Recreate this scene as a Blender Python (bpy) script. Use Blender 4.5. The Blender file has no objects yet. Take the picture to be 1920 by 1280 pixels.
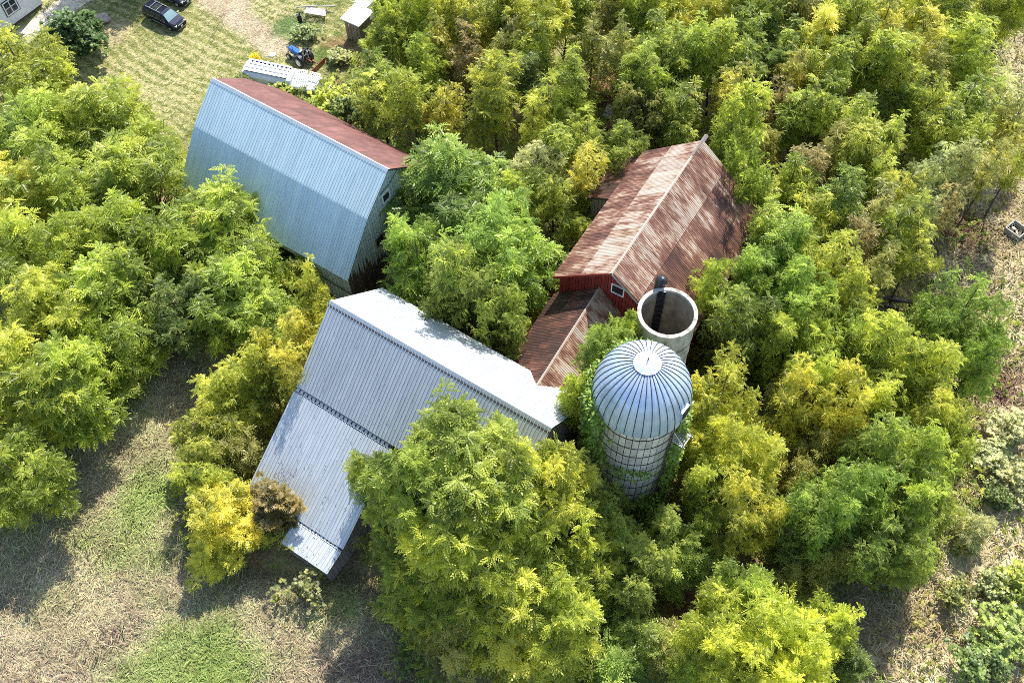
import bpy, bmesh, math, random
import numpy as np
from mathutils import Vector, Matrix, Euler
DATA = {'lawn': [(-69.44, 70.99), (-87.0, 124.54), (-16.69, 122.0), (-15.91, 95.38), (-17.8, 90.95), (-17.82, 86.64), (-20.54, 83.4), (-27.26, 80.37), (-33.2, 81.35), (-34.47, 70.71), (-39.98, 76.84), (-48.98, 84.27)], 'path': [(-60.47, 87.55), (-56.21, 92.35), (-51.9, 98.03), (-46.42, 105.95), (-41.84, 105.79), (-48.5, 97.36), (-51.53, 93.99), (-53.83, 91.04), (-55.94, 88.68), (-59.48, 83.77)], 'track': [(-36.72, 102.66), (-35.79, 96.21), (-31.68, 92.28), (-26.57, 87.51), (-23.32, 88.01), (-25.05, 90.31), (-29.53, 94.91), (-32.98, 102.54)], 'meadow': [(-45.86, 10.96), (-53.51, 36.42), (-41.16, 34.65), (-38.09, 39.6), (-35.6, 46.53), (-31.43, 51.03), (-23.78, 49.66), (-22.3, 45.09), (-27.75, 39.34), (-27.44, 30.99), (-23.79, 26.81), (-17.64, 25.79), (-13.79, 26.14), (-9.83, 24.32), (-8.08, 10.2)], 'straw': [(23.54, 9.56), (23.82, 17.4), (26.98, 20.97), (26.55, 25.24), (31.43, 26.01), (36.18, 29.52), (38.04, 35.23), (40.05, 41.35), (43.67, 47.92), (40.98, 55.18), (41.47, 61.61), (46.14, 69.84), (52.01, 79.56), (56.2, 88.61), (78.83, 97.86), (54.49, 8.94)], 'green': [(-31.58, 34.42, 3.2, 0.3), (-29.39, 37.85, 3, 0.22), (-21.76, 20.8, 3.2, 0.42), (-24.04, 19.22, 3, 0.42), (-15.22, 27.96, 3, 0.3), (-27.03, 22.57, 2, 0.25), (-37.56, 32.64, 2.5, 0.2), (-17.4, 23.2, 2.5, 0.3), (-40.18, 30.35, 2, 0.1)], 'patches': [(-32.84, 65.38, 1.8, (0.26, 0.13, 0.09)), (-29.18, 60.26, 1.2, (0.28, 0.15, 0.11)), (10.59, 82.44, 2.5, (0.24, 0.13, 0.07)), (19.42, 26.28, 2.0, (0.22, 0.14, 0.09)), (13.54, 23.8, 2.5, (0.16, 0.09, 0.05)), (-18.5, 87.94, 2.6, (0.27, 0.17, 0.08)), (-14.82, 86.55, 2.0, (0.3, 0.24, 0.12)), (-45.07, 91.82, 2.5, (0.42, 0.36, 0.2)), (-20.21, 86.72, 2, (0.12, 0.17, 0.04)), (-24.91, 92.06, 2.2, (0.13, 0.19, 0.06)), (44.45, 60.87, 3.5, (0.2, 0.125, 0.07)), (43.44, 43.43, 2.5, (0.17, 0.1, 0.07))], 'footprints': [[(-31.02, 64.39), (-14.51, 53.1), (-6.6, 64.65), (-23.11, 75.94)], [(-17.2, 40.05), (-0.53, 28.65), (5.57, 37.56), (-11.1, 48.97)], [(-21.33, 33.67), (-13.73, 28.47), (-9.22, 35.08), (-16.81, 40.27)], [(-18.52, 29.09), (-14.97, 26.66), (-13.73, 28.47), (-17.28, 30.9)], [(13.9, 43.67), (22.33, 56.8), (12.57, 63.07), (4.14, 49.94)], [(5.36, 37.15), (10.68, 45.96), (4.17, 49.89), (-1.15, 41.07)], [(6.25, 31.6), (12.05, 31.6), (12.05, 37.4), (6.25, 37.4)], [(10.05, 40.03), (13.65, 40.03), (13.65, 43.63), (10.05, 43.63)], [(-61.08, 86.8), (-53.94, 96.56), (-61.2, 101.88), (-68.35, 92.11)]], 'groups': {'A': 'big walnut trees', 'B': 'young trees of the wood', 'S': 'thin-leaved young trees of the wood', 'C': 'bushy trees round the buildings', 'L': 'yellow locust trees', 'D': 'low shrubs', 'W': 'tall walnuts in front of the long barn', 'E': None, 'J': None, 'G': None}}
TREES = [
 (-50.12, 79.77, 4.12, 11.0, 'A', 'yg', 'yellow-green broad walnut below the white house'),
 (-47.43, 78.51, 2.5, 8.0, 'C', 'lg', 'lime-green bushy tree below and left of the round bush'),
 (-39.85, 70.38, 4.94, 12.0, 'A', 'lg', "lime-green broad walnut left of the gambrel barn's west end"),
 (-46.23, 69.87, 4.67, 12.0, 'A', 'lg', 'lime-green broad walnut below and left of the round bush'),
 (-35.17, 64.46, 4.79, 12.0, 'A', 'lg', "lime-green broad walnut below and left of the gambrel barn's west end, rightmost of three"),
 (-41.16, 62.99, 4.5, 12.0, 'A', 'lg', "lime-green broad walnut below and left of the gambrel barn's west end, leftmost of three"),
 (-46.31, 61.53, 3.97, 12.0, 'A', 'gy', 'golden-yellow broad walnut above the left edge, middle'),
 (-42.27, 53.65, 4.24, 13.0, 'A', 'yg', 'yellow-green broad walnut above and right of the left edge, middle, left of two'),
 (-38.25, 54.71, 3.56, 13.0, 'A', 'yg', 'yellow-green broad walnut above and right of the left edge, middle, right of two'),
 (-34.58, 55.65, 4.08, 12.0, 'A', 'lg', "lime-green broad walnut below and left of the gambrel barn's west end, middle one of three"),
 (-35.31, 48.23, 4.36, 12.0, 'A', 'lg', "lime-green broad walnut above and left of the meadow's dark edge"),
 (-40.4, 47.44, 4.32, 13.0, 'A', 'yg', 'yellow-green broad walnut close right of the left edge, middle'),
 (-40.62, 40.71, 4.14, 13.0, 'A', 'yg', 'yellow-green broad walnut below the left edge, middle'),
 (-36.86, 41.44, 3.75, 12.0, 'A', 'lg', "lime-green broad walnut left of the meadow's dark edge"),
 (-35.11, 44.23, 2.75, 9.0, 'C', 'lg', "lime-green bushy tree close above and left of the meadow's dark edge"),
 (-39.46, 33.64, 3.38, 11.0, 'A', 'lg', 'lime-green broad walnut below the left edge, middle'),
 (-25.8, 57.07, 4.62, 11.0, 'A', 'lg', "lime-green broad walnut below and right of the gambrel barn's west end"),
 (-29.34, 55.21, 3.15, 10.0, 'A', 'lg', "lime-green broad walnut below the gambrel barn's west end"),
 (-29.65, 49.82, 3.3, 9.0, 'A', 'dg', "dark green broad walnut above and right of the meadow's dark edge"),
 (-24.49, 50.62, 4.02, 9.5, 'A', 'lg', "lime-green broad walnut left of the long barn's west end"),
 (-22.66, 55.17, 2.23, 6.0, 'C', 'lg', "lime-green bushy tree above and left of the long barn's west end"),
 (-19.54, 55.17, 1.69, 5.0, 'C', 'yg', "yellow-green bushy tree above the long barn's west end"),
 (-16.3, 47.5, 1.63, 14.0, 'A', 'gy', "golden-yellow broad walnut close above the long barn's west end"),
 (-18.06, 44.13, 2.59, 12.5, 'A', 'gy', "golden-yellow broad walnut close below and left of the long barn's west end"),
 (-16.89, 41.34, 1.67, 12.0, 'A', 'or', "orange-tinged broad walnut below the long barn's west end"),
 (-20.74, 42.74, 1.98, 10.0, 'A', 'yg', "yellow-green broad walnut below and left of the long barn's west end"),
 (-23.82, 41.09, 2.69, 9.0, 'A', 'yg', "yellow-green broad walnut right of the meadow's dark edge"),
 (-25.34, 37.94, 2.65, 8.0, 'A', 'yg', "yellow-green broad walnut below and right of the meadow's dark edge, left of two"),
 (-23.34, 36.66, 2.45, 6.0, 'C', 'ol', "olive bushy tree below and right of the meadow's dark edge"),
 (-23.33, 30.78, 3.07, 7.0, 'L', 'by', 'bright yellow locust tree left of the lowest lean-to, right of two'),
 (-24.16, 28.53, 2.13, 5.0, 'L', 'by', 'bright yellow locust tree left of the lowest lean-to, left of two'),
 (-5.04, 59.37, 5.57, 14.0, 'A', 'bg', "fresh green broad walnut right of the gambrel barn's east gable"),
 (-1.22, 52.81, 4.41, 15.0, 'A', 'bg', "fresh green broad walnut left of the rusty barn's left eave"),
 (-7.91, 51.56, 3.13, 15.0, 'A', 'bg', "fresh green broad walnut below and right of the gambrel barn's east gable"),
 (-3.93, 48.33, 3.36, 16.5, 'A', 'dl', "deep green broad walnut above the long barn's ridge"),
 (-0.63, 46.01, 2.06, 14.0, 'A', 'dl', 'deep green broad walnut above and left of the connecting shed'),
 (1.53, 51.17, 1.83, 7.0, 'C', 'bg', 'fresh green bushy tree above and left of the connecting shed'),
 (0.53, 60.07, 2.97, 11.0, 'A', 'yg', "yellow-green broad walnut left of the rusty barn's left eave"),
 (4.12, 55.05, 1.73, 6.0, 'C', 'dg', "dark green bushy tree below and left of the rusty barn's left eave"),
 (5.99, 58.31, 1.91, 7.0, 'C', 'lg', "lime-green bushy tree close left of the rusty barn's left eave"),
 (-6.79, 28.93, 3.0, 19.0, 'W', 'dl', "deep green tall spreading walnut below the long barn's ridge, left of two"),
 (-3.19, 29.53, 4.11, 20.0, 'W', 'dl', "deep green tall spreading walnut below the long barn's ridge, right of two"),
 (-0.03, 28.77, 3.38, 19.0, 'W', 'yg', "yellow-green tall spreading walnut below and right of the long barn's ridge"),
 (2.62, 28.78, 2.58, 17.5, 'W', 'gy', 'golden-yellow tall spreading walnut below and left of the domed silo'),
 (-8.94, 28.24, 2.21, 13.0, 'A', 'dl', 'deep green broad walnut right of the lowest lean-to, left of two'),
 (-2.53, 26.23, 4.12, 17.0, 'W', 'yg', 'yellow-green tall spreading walnut above the bottom edge, centre'),
 (-5.86, 27.3, 3.37, 14.0, 'A', 'yg', 'yellow-green broad walnut right of the lowest lean-to'),
 (1.64, 26.3, 3.35, 14.0, 'A', 'lg', 'lime-green broad walnut above the bottom edge, centre'),
 (-5.5, 24.44, 3.54, 12.0, 'A', 'lg', 'lime-green broad walnut above and left of the bottom edge, centre'),
 (-0.99, 23.13, 3.9, 12.0, 'A', 'yg', 'yellow-green broad walnut above the bottom edge, centre'),
 (3.07, 22.25, 3.3, 12.0, 'A', 'yg', 'yellow-green broad walnut above and right of the bottom edge, centre, left of two'),
 (-8.39, 26.36, 2.01, 11.0, 'A', 'dl', 'deep green broad walnut right of the lowest lean-to, right of two'),
 (6.03, 25.61, 2.4, 11.0, 'A', 'yg', 'yellow-green broad walnut above and right of the bottom edge, centre, right of two'),
 (-4.44, 20.87, 2.58, 8.0, 'C', 'ol', 'olive bushy tree above and left of the bottom edge, centre'),
 (-0.49, 19.99, 2.96, 8.0, 'C', 'gy', 'golden-yellow bushy tree close above the bottom edge, centre'),
 (3.41, 19.13, 2.74, 8.0, 'C', 'yg', 'yellow-green bushy tree right of the bottom edge, centre'),
 (7.35, 27.26, 2.22, 11.0, 'A', 'dl', 'deep green broad walnut below the domed silo, leftmost of three'),
 (8.83, 24.93, 2.4, 10.0, 'A', 'dl', 'deep green broad walnut below the domed silo, middle one of three'),
 (6.81, 30.31, 1.88, 10.0, 'C', 'dl', 'deep green bushy tree below and left of the domed silo'),
 (11.16, 27.62, 2.26, 9.0, 'A', 'dl', 'deep green broad walnut below the domed silo, rightmost of three'),
 (12.84, 25.99, 2.07, 7.0, 'C', 'bg', 'fresh green bushy tree above and left of the bottom edge, right half'),
 (-11.25, 31.5, 1.63, 14.0, 'A', 'dl', 'deep green broad walnut above and right of the lowest lean-to'),
 (7.35, 39.57, 2.05, 17.5, 'W', 'bg', 'fresh green tall spreading walnut right of the connecting shed'),
 (8.93, 41.1, 1.33, 17.0, 'W', 'lg', 'lime-green tall spreading walnut below and left of the open silo'),
 (5.04, 35.93, 1.28, 17.0, 'W', 'lg', 'lime-green tall spreading walnut below and right of the connecting shed'),
 (-24.94, 33.89, 2.08, 7.0, 'A', 'yg', "yellow-green broad walnut below and right of the meadow's dark edge, right of two"),
 (16.64, 38.47, 2.66, 13.2, 'A', 'go', 'deep golden broad walnut right of the domed silo'),
 (15.45, 34.81, 2.11, 12.0, 'A', 'go', 'deep golden broad walnut below and right of the domed silo, leftmost of three'),
 (17.82, 33.03, 2.73, 13.2, 'A', 'go', 'deep golden broad walnut below and right of the domed silo, middle one of three'),
 (14.96, 30.74, 2.14, 12.0, 'A', 'yg', 'yellow-green broad walnut below and right of the domed silo'),
 (17.41, 29.14, 2.52, 12.0, 'A', 'go', 'deep golden broad walnut below and right of the domed silo, rightmost of three'),
 (14.27, 28.36, 1.88, 8.0, 'C', 'lg', 'lime-green bushy tree below and right of the domed silo'),
 (19.32, 32.28, 1.7, 9.0, 'C', 'gy', 'golden-yellow bushy tree below and right of the domed silo'),
 (18.84, 45.28, 3.05, 13.2, 'A', 'dl', 'deep green broad walnut right of the open silo'),
 (16.7, 48.03, 2.19, 13.2, 'A', 'lg', 'lime-green broad walnut above and right of the open silo'),
 (21.18, 49.02, 2.75, 13.2, 'A', 'bg', "fresh green broad walnut below the rusty barn's right edge"),
 (21.49, 44.07, 2.46, 12.0, 'A', 'lg', 'lime-green broad walnut right of the open silo'),
 (23.74, 47.85, 2.64, 13.2, 'A', 'bg', 'fresh green broad walnut left of the fallen beams'),
 (25.69, 45.02, 2.61, 12.0, 'A', 'lg', 'lime-green broad walnut below and left of the fallen beams, left of two'),
 (28.85, 47.37, 2.28, 12.0, 'A', 'yg', 'yellow-green broad walnut close left of the fallen beams'),
 (23.77, 52.23, 2.36, 14.3, 'B', 'bg', "fresh green slim sapling below and right of the rusty barn's right edge"),
 (24.97, 40.89, 2.55, 12.0, 'A', 'yg', 'yellow-green broad walnut below and left of the fallen beams'),
 (23.16, 37.96, 2.37, 12.0, 'A', 'gy', 'golden-yellow broad walnut below and left of the fallen beams'),
 (22.27, 39.47, 1.79, 8.0, 'C', 'pl', 'pale green bushy tree right of the domed silo'),
 (27.54, 42.88, 2.45, 12.0, 'A', 'lg', 'lime-green broad walnut below and left of the fallen beams, right of two'),
 (30.28, 42.12, 3.08, 13.2, 'A', 'yg', 'yellow-green broad walnut below the fallen beams, left of two'),
 (32.88, 40.03, 2.82, 13.2, 'A', 'yg', 'yellow-green broad walnut below and right of the fallen beams, leftmost of three'),
 (29.7, 38.29, 2.81, 12.0, 'A', 'yg', 'yellow-green broad walnut below the fallen beams, right of two'),
 (33.22, 36.75, 2.48, 12.0, 'A', 'yg', 'yellow-green broad walnut below and right of the fallen beams, middle one of three'),
 (26.93, 37.38, 2.36, 12.0, 'A', 'gy', 'golden-yellow broad walnut below the fallen beams'),
 (37.8, 45.85, 2.79, 13.2, 'A', 'bg', 'fresh green broad walnut right of the fallen beams'),
 (37.45, 44.84, 1.85, 8.0, 'C', 'dg', 'dark green bushy tree below and right of the fallen beams'),
 (38.7, 41.98, 2.0, 10.8, 'A', 'bg', 'fresh green broad walnut below and right of the fallen beams'),
 (34.27, 34.7, 1.79, 10.8, 'A', 'yg', 'yellow-green broad walnut below and right of the fallen beams, rightmost of three'),
 (28.84, 33.22, 2.7, 13.2, 'A', 'bg', 'fresh green broad walnut below the fallen beams, right of two'),
 (27.11, 35.14, 2.08, 9.0, 'C', 'or', 'orange-tinged bushy tree below the fallen beams'),
 (24.61, 34.98, 1.96, 8.0, 'C', 'ol', 'olive bushy tree below the fallen beams'),
 (31.01, 31.82, 2.55, 13.2, 'A', 'lg', 'lime-green broad walnut below the fallen beams'),
 (25.67, 29.74, 2.76, 13.2, 'A', 'bg', 'fresh green broad walnut below the fallen beams, left of two'),
 (23.17, 28.36, 2.43, 12.0, 'A', 'bg', 'fresh green broad walnut above the bottom edge, right half'),
 (28.9, 28.66, 2.43, 12.0, 'A', 'lg', 'lime-green broad walnut above and left of the bottom right corner'),
 (22.49, 32.68, 1.63, 8.0, 'C', 'ol', 'olive bushy tree below and right of the domed silo'),
 (27.03, 26.43, 2.33, 10.8, 'A', 'dl', 'deep green broad walnut above and right of the bottom edge, right half'),
 (24.44, 26.16, 2.28, 7.0, 'C', 'ol', 'olive bushy tree above and right of the bottom edge, right half'),
 (29.54, 25.79, 2.02, 9.6, 'A', 'dl', 'deep green broad walnut above and left of the bottom right corner'),
 (21.0, 27.97, 1.88, 7.0, 'C', 'dg', 'dark green bushy tree above the bottom edge, right half'),
 (34.09, 30.33, 1.51, 5.0, 'C', 'yg', 'yellow-green bushy tree above and left of the bottom right corner'),
 (37.0, 29.12, 1.63, 4.0, 'C', 'pl', 'pale green bushy tree above the bottom right corner'),
 (21.24, 25.32, 1.46, 5.0, 'C', 'ol', 'olive bushy tree above the bottom edge, right half'),
 (16.44, 22.57, 2.55, 10.8, 'A', 'lg', 'lime-green broad walnut above the bottom edge, right half'),
 (18.18, 19.6, 3.23, 12.0, 'A', 'by2', 'bright lime-yellow broad walnut above the bottom edge, right half'),
 (14.46, 19.78, 2.76, 11.4, 'A', 'by2', 'bright lime-yellow broad walnut above and left of the bottom edge, right half'),
 (21.81, 19.72, 2.11, 10.8, 'A', 'by2', 'bright lime-yellow broad walnut above and right of the bottom edge, right half'),
 (19.9, 17.5, 2.27, 10.8, 'A', 'by2', 'bright lime-yellow broad walnut close right of the bottom edge, right half'),
 (16.08, 17.21, 2.83, 10.8, 'A', 'by2', 'bright lime-yellow broad walnut close left of the bottom edge, right half'),
 (13.19, 18.29, 1.76, 7.0, 'C', 'lg', 'lime-green bushy tree left of the bottom edge, right half'),
 (24.94, 18.69, 1.59, 5.0, 'C', 'dg', 'dark green bushy tree right of the bottom edge, right half'),
 (37.15, 20.75, 2.46, 3.0, 'D', 'dl', 'deep green low shrub close above the bottom right corner'),
 (35.05, 18.98, 2.02, 3.0, 'D', 'dg', 'dark green low shrub close above and left of the bottom right corner'),
 (39.33, 24.9, 1.89, 3.0, 'D', 'yg', 'yellow-green low shrub above the bottom right corner'),
 (37.57, 25.02, 1.27, 2.5, 'D', 'pl', 'pale green low shrub above the bottom right corner, left of two'),
 (34.42, 24.23, 1.26, 2.5, 'D', 'ol', 'olive low shrub above and left of the bottom right corner'),
 (42.65, 38.43, 2.06, 3.0, 'D', 'pl', 'pale green low shrub below and right of the fallen beams, right of two'),
 (40.38, 35.59, 1.81, 2.5, 'D', 'pl', 'pale green low shrub below and right of the fallen beams, left of two'),
 (41.73, 33.49, 1.78, 3.0, 'D', 'pl', 'pale green low shrub above the bottom right corner, right of two'),
 (39.93, 32.21, 1.33, 2.5, 'D', 'dg', 'dark green low shrub above the bottom right corner'),
 (8.38, 21.29, 2.21, 6.0, 'C', 'dl', 'deep green bushy tree right of the bottom edge, centre'),
 (10.79, 20.58, 2.02, 5.0, 'C', 'ol', 'olive bushy tree left of the bottom edge, right half'),
 (6.98, 18.56, 2.37, 6.0, 'C', 'bg', 'fresh green bushy tree right of the bottom edge, centre'),
 (-13.74, 86.03, 1.87, 5.0, 'C', 'yg', 'yellow-green bushy tree close below and right of the board shed'),
 (-11.1, 82.46, 2.45, 10.8, 'A', 'lg', 'lime-green broad walnut right of the board shed, left of two'),
 (-11.01, 85.3, 2.8, 12.2, 'A', 'lg', 'lime-green broad walnut right of the board shed, right of two'),
 (-7.86, 84.82, 2.23, 12.9, 'B', 'yg', 'yellow-green slim sapling right of the board shed'),
 (-5.34, 83.12, 2.32, 12.9, 'B', 'go', 'deep golden slim sapling left of the top edge, middle'),
 (-3.41, 82.65, 2.2, 12.9, 'B', 'gy', 'golden-yellow slim sapling left of the top edge, middle'),
 (-0.75, 83.77, 2.21, 12.9, 'B', 'yg', 'yellow-green slim sapling close below and left of the top edge, middle'),
 (1.44, 82.9, 2.2, 12.9, 'B', 'yg', 'yellow-green slim sapling close at the top edge, middle'),
 (4.1, 80.63, 2.38, 14.3, 'B', 'gy', 'golden-yellow slim sapling close at the top edge, middle'),
 (0.66, 80.01, 2.08, 11.4, 'B', 'ol', 'olive slim sapling below and left of the top edge, middle'),
 (3.15, 77.76, 2.15, 12.9, 'B', 'yg', 'yellow-green slim sapling below the top edge, middle, right of two'),
 (5.88, 83.56, 2.1, 12.9, 'B', 'lg', 'lime-green slim sapling close below and right of the top edge, middle'),
 (8.25, 84.3, 2.0, 12.9, 'B', 'yg', 'yellow-green slim sapling right of the top edge, middle'),
 (10.71, 83.81, 2.21, 12.9, 'B', 'ol', 'olive slim sapling right of the top edge, middle'),
 (13.27, 83.32, 2.21, 12.9, 'B', 'yg', 'yellow-green slim sapling above the roofing sheets, left of two'),
 (16.27, 84.04, 2.22, 12.9, 'B', 'yg', "yellow-green slim sapling left of the top edge's right half"),
 (-6.62, 80.24, 1.97, 11.4, 'S', 'or', 'orange-tinged see-through sapling right of the board shed'),
 (-3.71, 78.6, 1.96, 11.4, 'S', 'br', 'sparse brownish see-through sapling below and left of the top edge, middle'),
 (-6.2, 80.91, 1.94, 5.0, 'C', 'br', 'sparse brownish bushy tree below and right of the board shed'),
 (-2.79, 80.4, 1.93, 5.0, 'C', 'br', 'sparse brownish bushy tree below and left of the top edge, middle'),
 (-0.73, 77.74, 1.62, 11.4, 'S', 'ol', 'olive see-through sapling below and left of the top edge, middle'),
 (6.5, 72.31, 1.76, 14.3, 'B', 'lg', 'lime-green slim sapling above and left of the roofing sheets'),
 (8.86, 79.76, 2.08, 11.4, 'S', 'ol', 'olive see-through sapling above the roofing sheets, left of two'),
 (11.59, 77.12, 2.14, 12.9, 'S', 'ol', 'olive see-through sapling above the roofing sheets, right of two'),
 (14.79, 78.17, 2.37, 12.9, 'B', 'lg', 'lime-green slim sapling above and right of the roofing sheets, middle one of three'),
 (14.27, 82.09, 2.09, 12.9, 'B', 'yg', 'yellow-green slim sapling above the roofing sheets, right of two'),
 (16.47, 76.59, 2.14, 12.9, 'B', 'lg', 'lime-green slim sapling above and right of the roofing sheets, rightmost of three'),
 (18.85, 77.43, 2.25, 12.9, 'B', 'lg', "lime-green slim sapling above the rusty barn's far ridge end"),
 (20.76, 83.08, 2.59, 12.9, 'B', 'gy', "golden-yellow slim sapling left of the top edge's right half"),
 (-8.54, 76.96, 2.26, 12.2, 'A', 'lg', 'lime-green broad walnut below and right of the board shed'),
 (-12.98, 75.85, 2.14, 11.4, 'B', 'lg', 'lime-green slim sapling below and right of the board shed'),
 (-12.39, 72.53, 2.48, 11.4, 'S', 'yg', 'yellow-green see-through sapling right of the red roof slope, left of two'),
 (-9.21, 71.52, 2.18, 12.9, 'S', 'yg', 'yellow-green see-through sapling right of the red roof slope, right of two'),
 (-18.64, 78.12, 2.26, 4.0, 'D', 'by2', 'bright lime-yellow low shrub close above the red roof slope'),
 (-16.59, 76.9, 2.02, 4.0, 'D', 'dg', 'dark green low shrub close above and right of the red roof slope'),
 (-5.95, 71.62, 1.99, 11.4, 'S', 'gy', "golden-yellow see-through sapling above and right of the gambrel barn's east gable"),
 (-1.03, 71.47, 2.27, 14.3, 'B', 'yg', 'yellow-green slim sapling below the top edge, middle, left of two'),
 (-2.28, 70.09, 2.08, 11.4, 'S', 'yg', "yellow-green see-through sapling above and right of the gambrel barn's east gable"),
 (3.94, 70.06, 2.06, 12.9, 'S', 'yg', 'yellow-green see-through sapling left of the roofing sheets'),
 (2.15, 74.28, 1.91, 11.4, 'B', 'dg', 'dark green slim sapling left of the roofing sheets'),
 (2.52, 68.9, 1.76, 11.4, 'S', 'gy', 'golden-yellow see-through sapling left of the roofing sheets'),
 (13.58, 74.08, 2.48, 12.9, 'B', 'lg', 'lime-green slim sapling above and right of the roofing sheets, leftmost of three'),
 (12.53, 70.57, 2.41, 10.8, 'A', 'ol', 'olive broad walnut close right of the roofing sheets'),
 (15.35, 72.64, 2.33, 10.8, 'A', 'lg', "lime-green broad walnut above and left of the rusty barn's far ridge end"),
 (10.74, 66.81, 2.28, 9.5, 'A', 'dl', 'deep green broad walnut below the roofing sheets'),
 (7.6, 67.37, 1.74, 11.4, 'S', 'yg', 'yellow-green see-through sapling close below and left of the roofing sheets'),
 (5.09, 65.07, 1.92, 11.4, 'B', 'lg', 'lime-green slim sapling below and left of the roofing sheets'),
 (7.33, 62.7, 2.0, 11.4, 'S', 'gy', "golden-yellow see-through sapling above the rusty barn's left eave"),
 (2.71, 63.48, 2.11, 11.4, 'S', 'pl', "pale green see-through sapling above and left of the rusty barn's left eave"),
 (4.23, 60.21, 1.97, 11.4, 'S', 'yg', "yellow-green see-through sapling above and left of the rusty barn's left eave"),
 (15.07, 72.95, 1.87, 4.0, 'D', 'bg', "fresh green low shrub left of the rusty barn's far ridge end"),
 (16.54, 69.53, 2.28, 11.4, 'B', 'lg', "lime-green slim sapling close above and left of the rusty barn's far ridge end"),
 (7.02, 62.38, 1.87, 5.0, 'C', 'dl', "deep green bushy tree close above and left of the rusty barn's left eave"),
 (24.88, 83.35, 2.43, 12.9, 'B', 'lg', "lime-green slim sapling close at the top edge's right half"),
 (27.53, 82.62, 2.2, 12.9, 'B', 'yg', "yellow-green slim sapling close at the top edge's right half"),
 (30.97, 83.4, 2.32, 12.9, 'B', 'ol', "olive slim sapling close right of the top edge's right half"),
 (33.76, 82.67, 2.42, 12.9, 'B', 'lg', "lime-green slim sapling right of the top edge's right half"),
 (35.49, 80.23, 2.28, 12.9, 'B', 'yg', "yellow-green slim sapling right of the top edge's right half"),
 (38.62, 83.56, 2.32, 12.9, 'B', 'pl', "pale green slim sapling right of the top edge's right half"),
 (38.19, 80.14, 2.39, 12.9, 'B', 'gy', "golden-yellow slim sapling right of the top edge's right half"),
 (42.18, 82.64, 2.42, 12.9, 'B', 'yg', 'yellow-green slim sapling left of the top right corner, left of two'),
 (45.93, 82.92, 2.59, 12.9, 'B', 'yg', 'yellow-green slim sapling left of the top right corner, right of two'),
 (49.49, 82.8, 2.42, 12.9, 'B', 'yg', 'yellow-green slim sapling close below and left of the top right corner'),
 (52.54, 82.87, 2.2, 12.9, 'B', 'yg', 'yellow-green slim sapling close below and right of the top right corner'),
 (21.3, 76.82, 2.35, 12.9, 'B', 'yg', "yellow-green slim sapling below and left of the top edge's right half"),
 (23.68, 79.43, 2.27, 12.9, 'B', 'lg', "lime-green slim sapling below and left of the top edge's right half"),
 (26.21, 80.71, 2.44, 9.5, 'A', 'dg', "dark green broad walnut below the top edge's right half, left of two"),
 (26.35, 76.06, 2.39, 9.5, 'A', 'dg', "dark green broad walnut below the top edge's right half, right of two"),
 (23.58, 75.48, 2.03, 11.4, 'B', 'dl', "deep green slim sapling above and right of the rusty barn's far ridge end"),
 (31.45, 78.03, 2.74, 12.9, 'B', 'gy', "golden-yellow slim sapling below and right of the top edge's right half"),
 (28.63, 73.98, 2.21, 12.9, 'S', 'or', "orange-tinged see-through sapling below the top edge's right half"),
 (31.96, 73.73, 2.31, 12.9, 'B', 'lg', "lime-green slim sapling below and right of the top edge's right half, left of two"),
 (28.99, 79.12, 2.18, 11.4, 'B', 'lg', "lime-green slim sapling below the top edge's right half"),
 (35.58, 77.13, 2.25, 12.9, 'B', 'yg', "yellow-green slim sapling below and right of the top edge's right half, right of two"),
 (37.0, 75.21, 2.12, 12.9, 'B', 'lg', "lime-green slim sapling below and right of the top edge's right half, right of two"),
 (41.53, 78.09, 2.37, 12.9, 'S', 'gy', 'golden-yellow see-through sapling below and left of the top right corner'),
 (39.02, 74.03, 2.11, 12.9, 'S', 'yg', 'yellow-green see-through sapling below and left of the top right corner, leftmost of three'),
 (41.64, 73.95, 2.0, 12.9, 'S', 'ol', 'olive see-through sapling below and left of the top right corner'),
 (45.42, 76.45, 2.35, 12.9, 'B', 'yg', 'yellow-green slim sapling below and left of the top right corner'),
 (46.22, 74.04, 2.12, 11.4, 'S', 'yg', 'yellow-green see-through sapling below and left of the top right corner, rightmost of three'),
 (22.3, 71.14, 2.18, 12.9, 'B', 'gy', "golden-yellow slim sapling above and right of the rusty barn's far ridge end"),
 (21.82, 66.14, 2.09, 15.7, 'B', 'yg', "yellow-green slim sapling right of the rusty barn's far ridge end"),
 (20.04, 63.1, 2.15, 16.2, 'A', 'yg', "yellow-green broad walnut close right of the rusty barn's far ridge end"),
 (24.09, 66.08, 2.06, 9.5, 'A', 'ol', "olive broad walnut right of the rusty barn's far ridge end"),
 (27.99, 68.84, 2.27, 11.4, 'B', 'lg', "lime-green slim sapling right of the rusty barn's far ridge end"),
 (26.63, 71.0, 1.88, 11.4, 'S', 'br', "sparse brownish see-through sapling above and right of the rusty barn's far ridge end"),
 (30.46, 68.92, 2.26, 12.9, 'B', 'yg', "yellow-green slim sapling below and right of the top edge's right half, left of two"),
 (32.87, 66.78, 2.23, 12.9, 'B', 'yg', "yellow-green slim sapling above and right of the rusty barn's right edge, left of two"),
 (32.8, 63.11, 2.33, 12.9, 'B', 'yg', "yellow-green slim sapling above and right of the rusty barn's right edge, right of two"),
 (30.69, 64.66, 2.02, 11.4, 'S', 'ol', "olive see-through sapling above and right of the rusty barn's right edge"),
 (36.07, 65.51, 2.03, 11.4, 'B', 'lg', 'lime-green slim sapling above and left of the broken crate'),
 (38.69, 71.62, 2.23, 9.5, 'A', 'dl', 'deep green broad walnut below and left of the top right corner'),
 (40.64, 69.66, 2.16, 12.9, 'S', 'yg', 'yellow-green see-through sapling below and left of the top right corner, middle one of three'),
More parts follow.
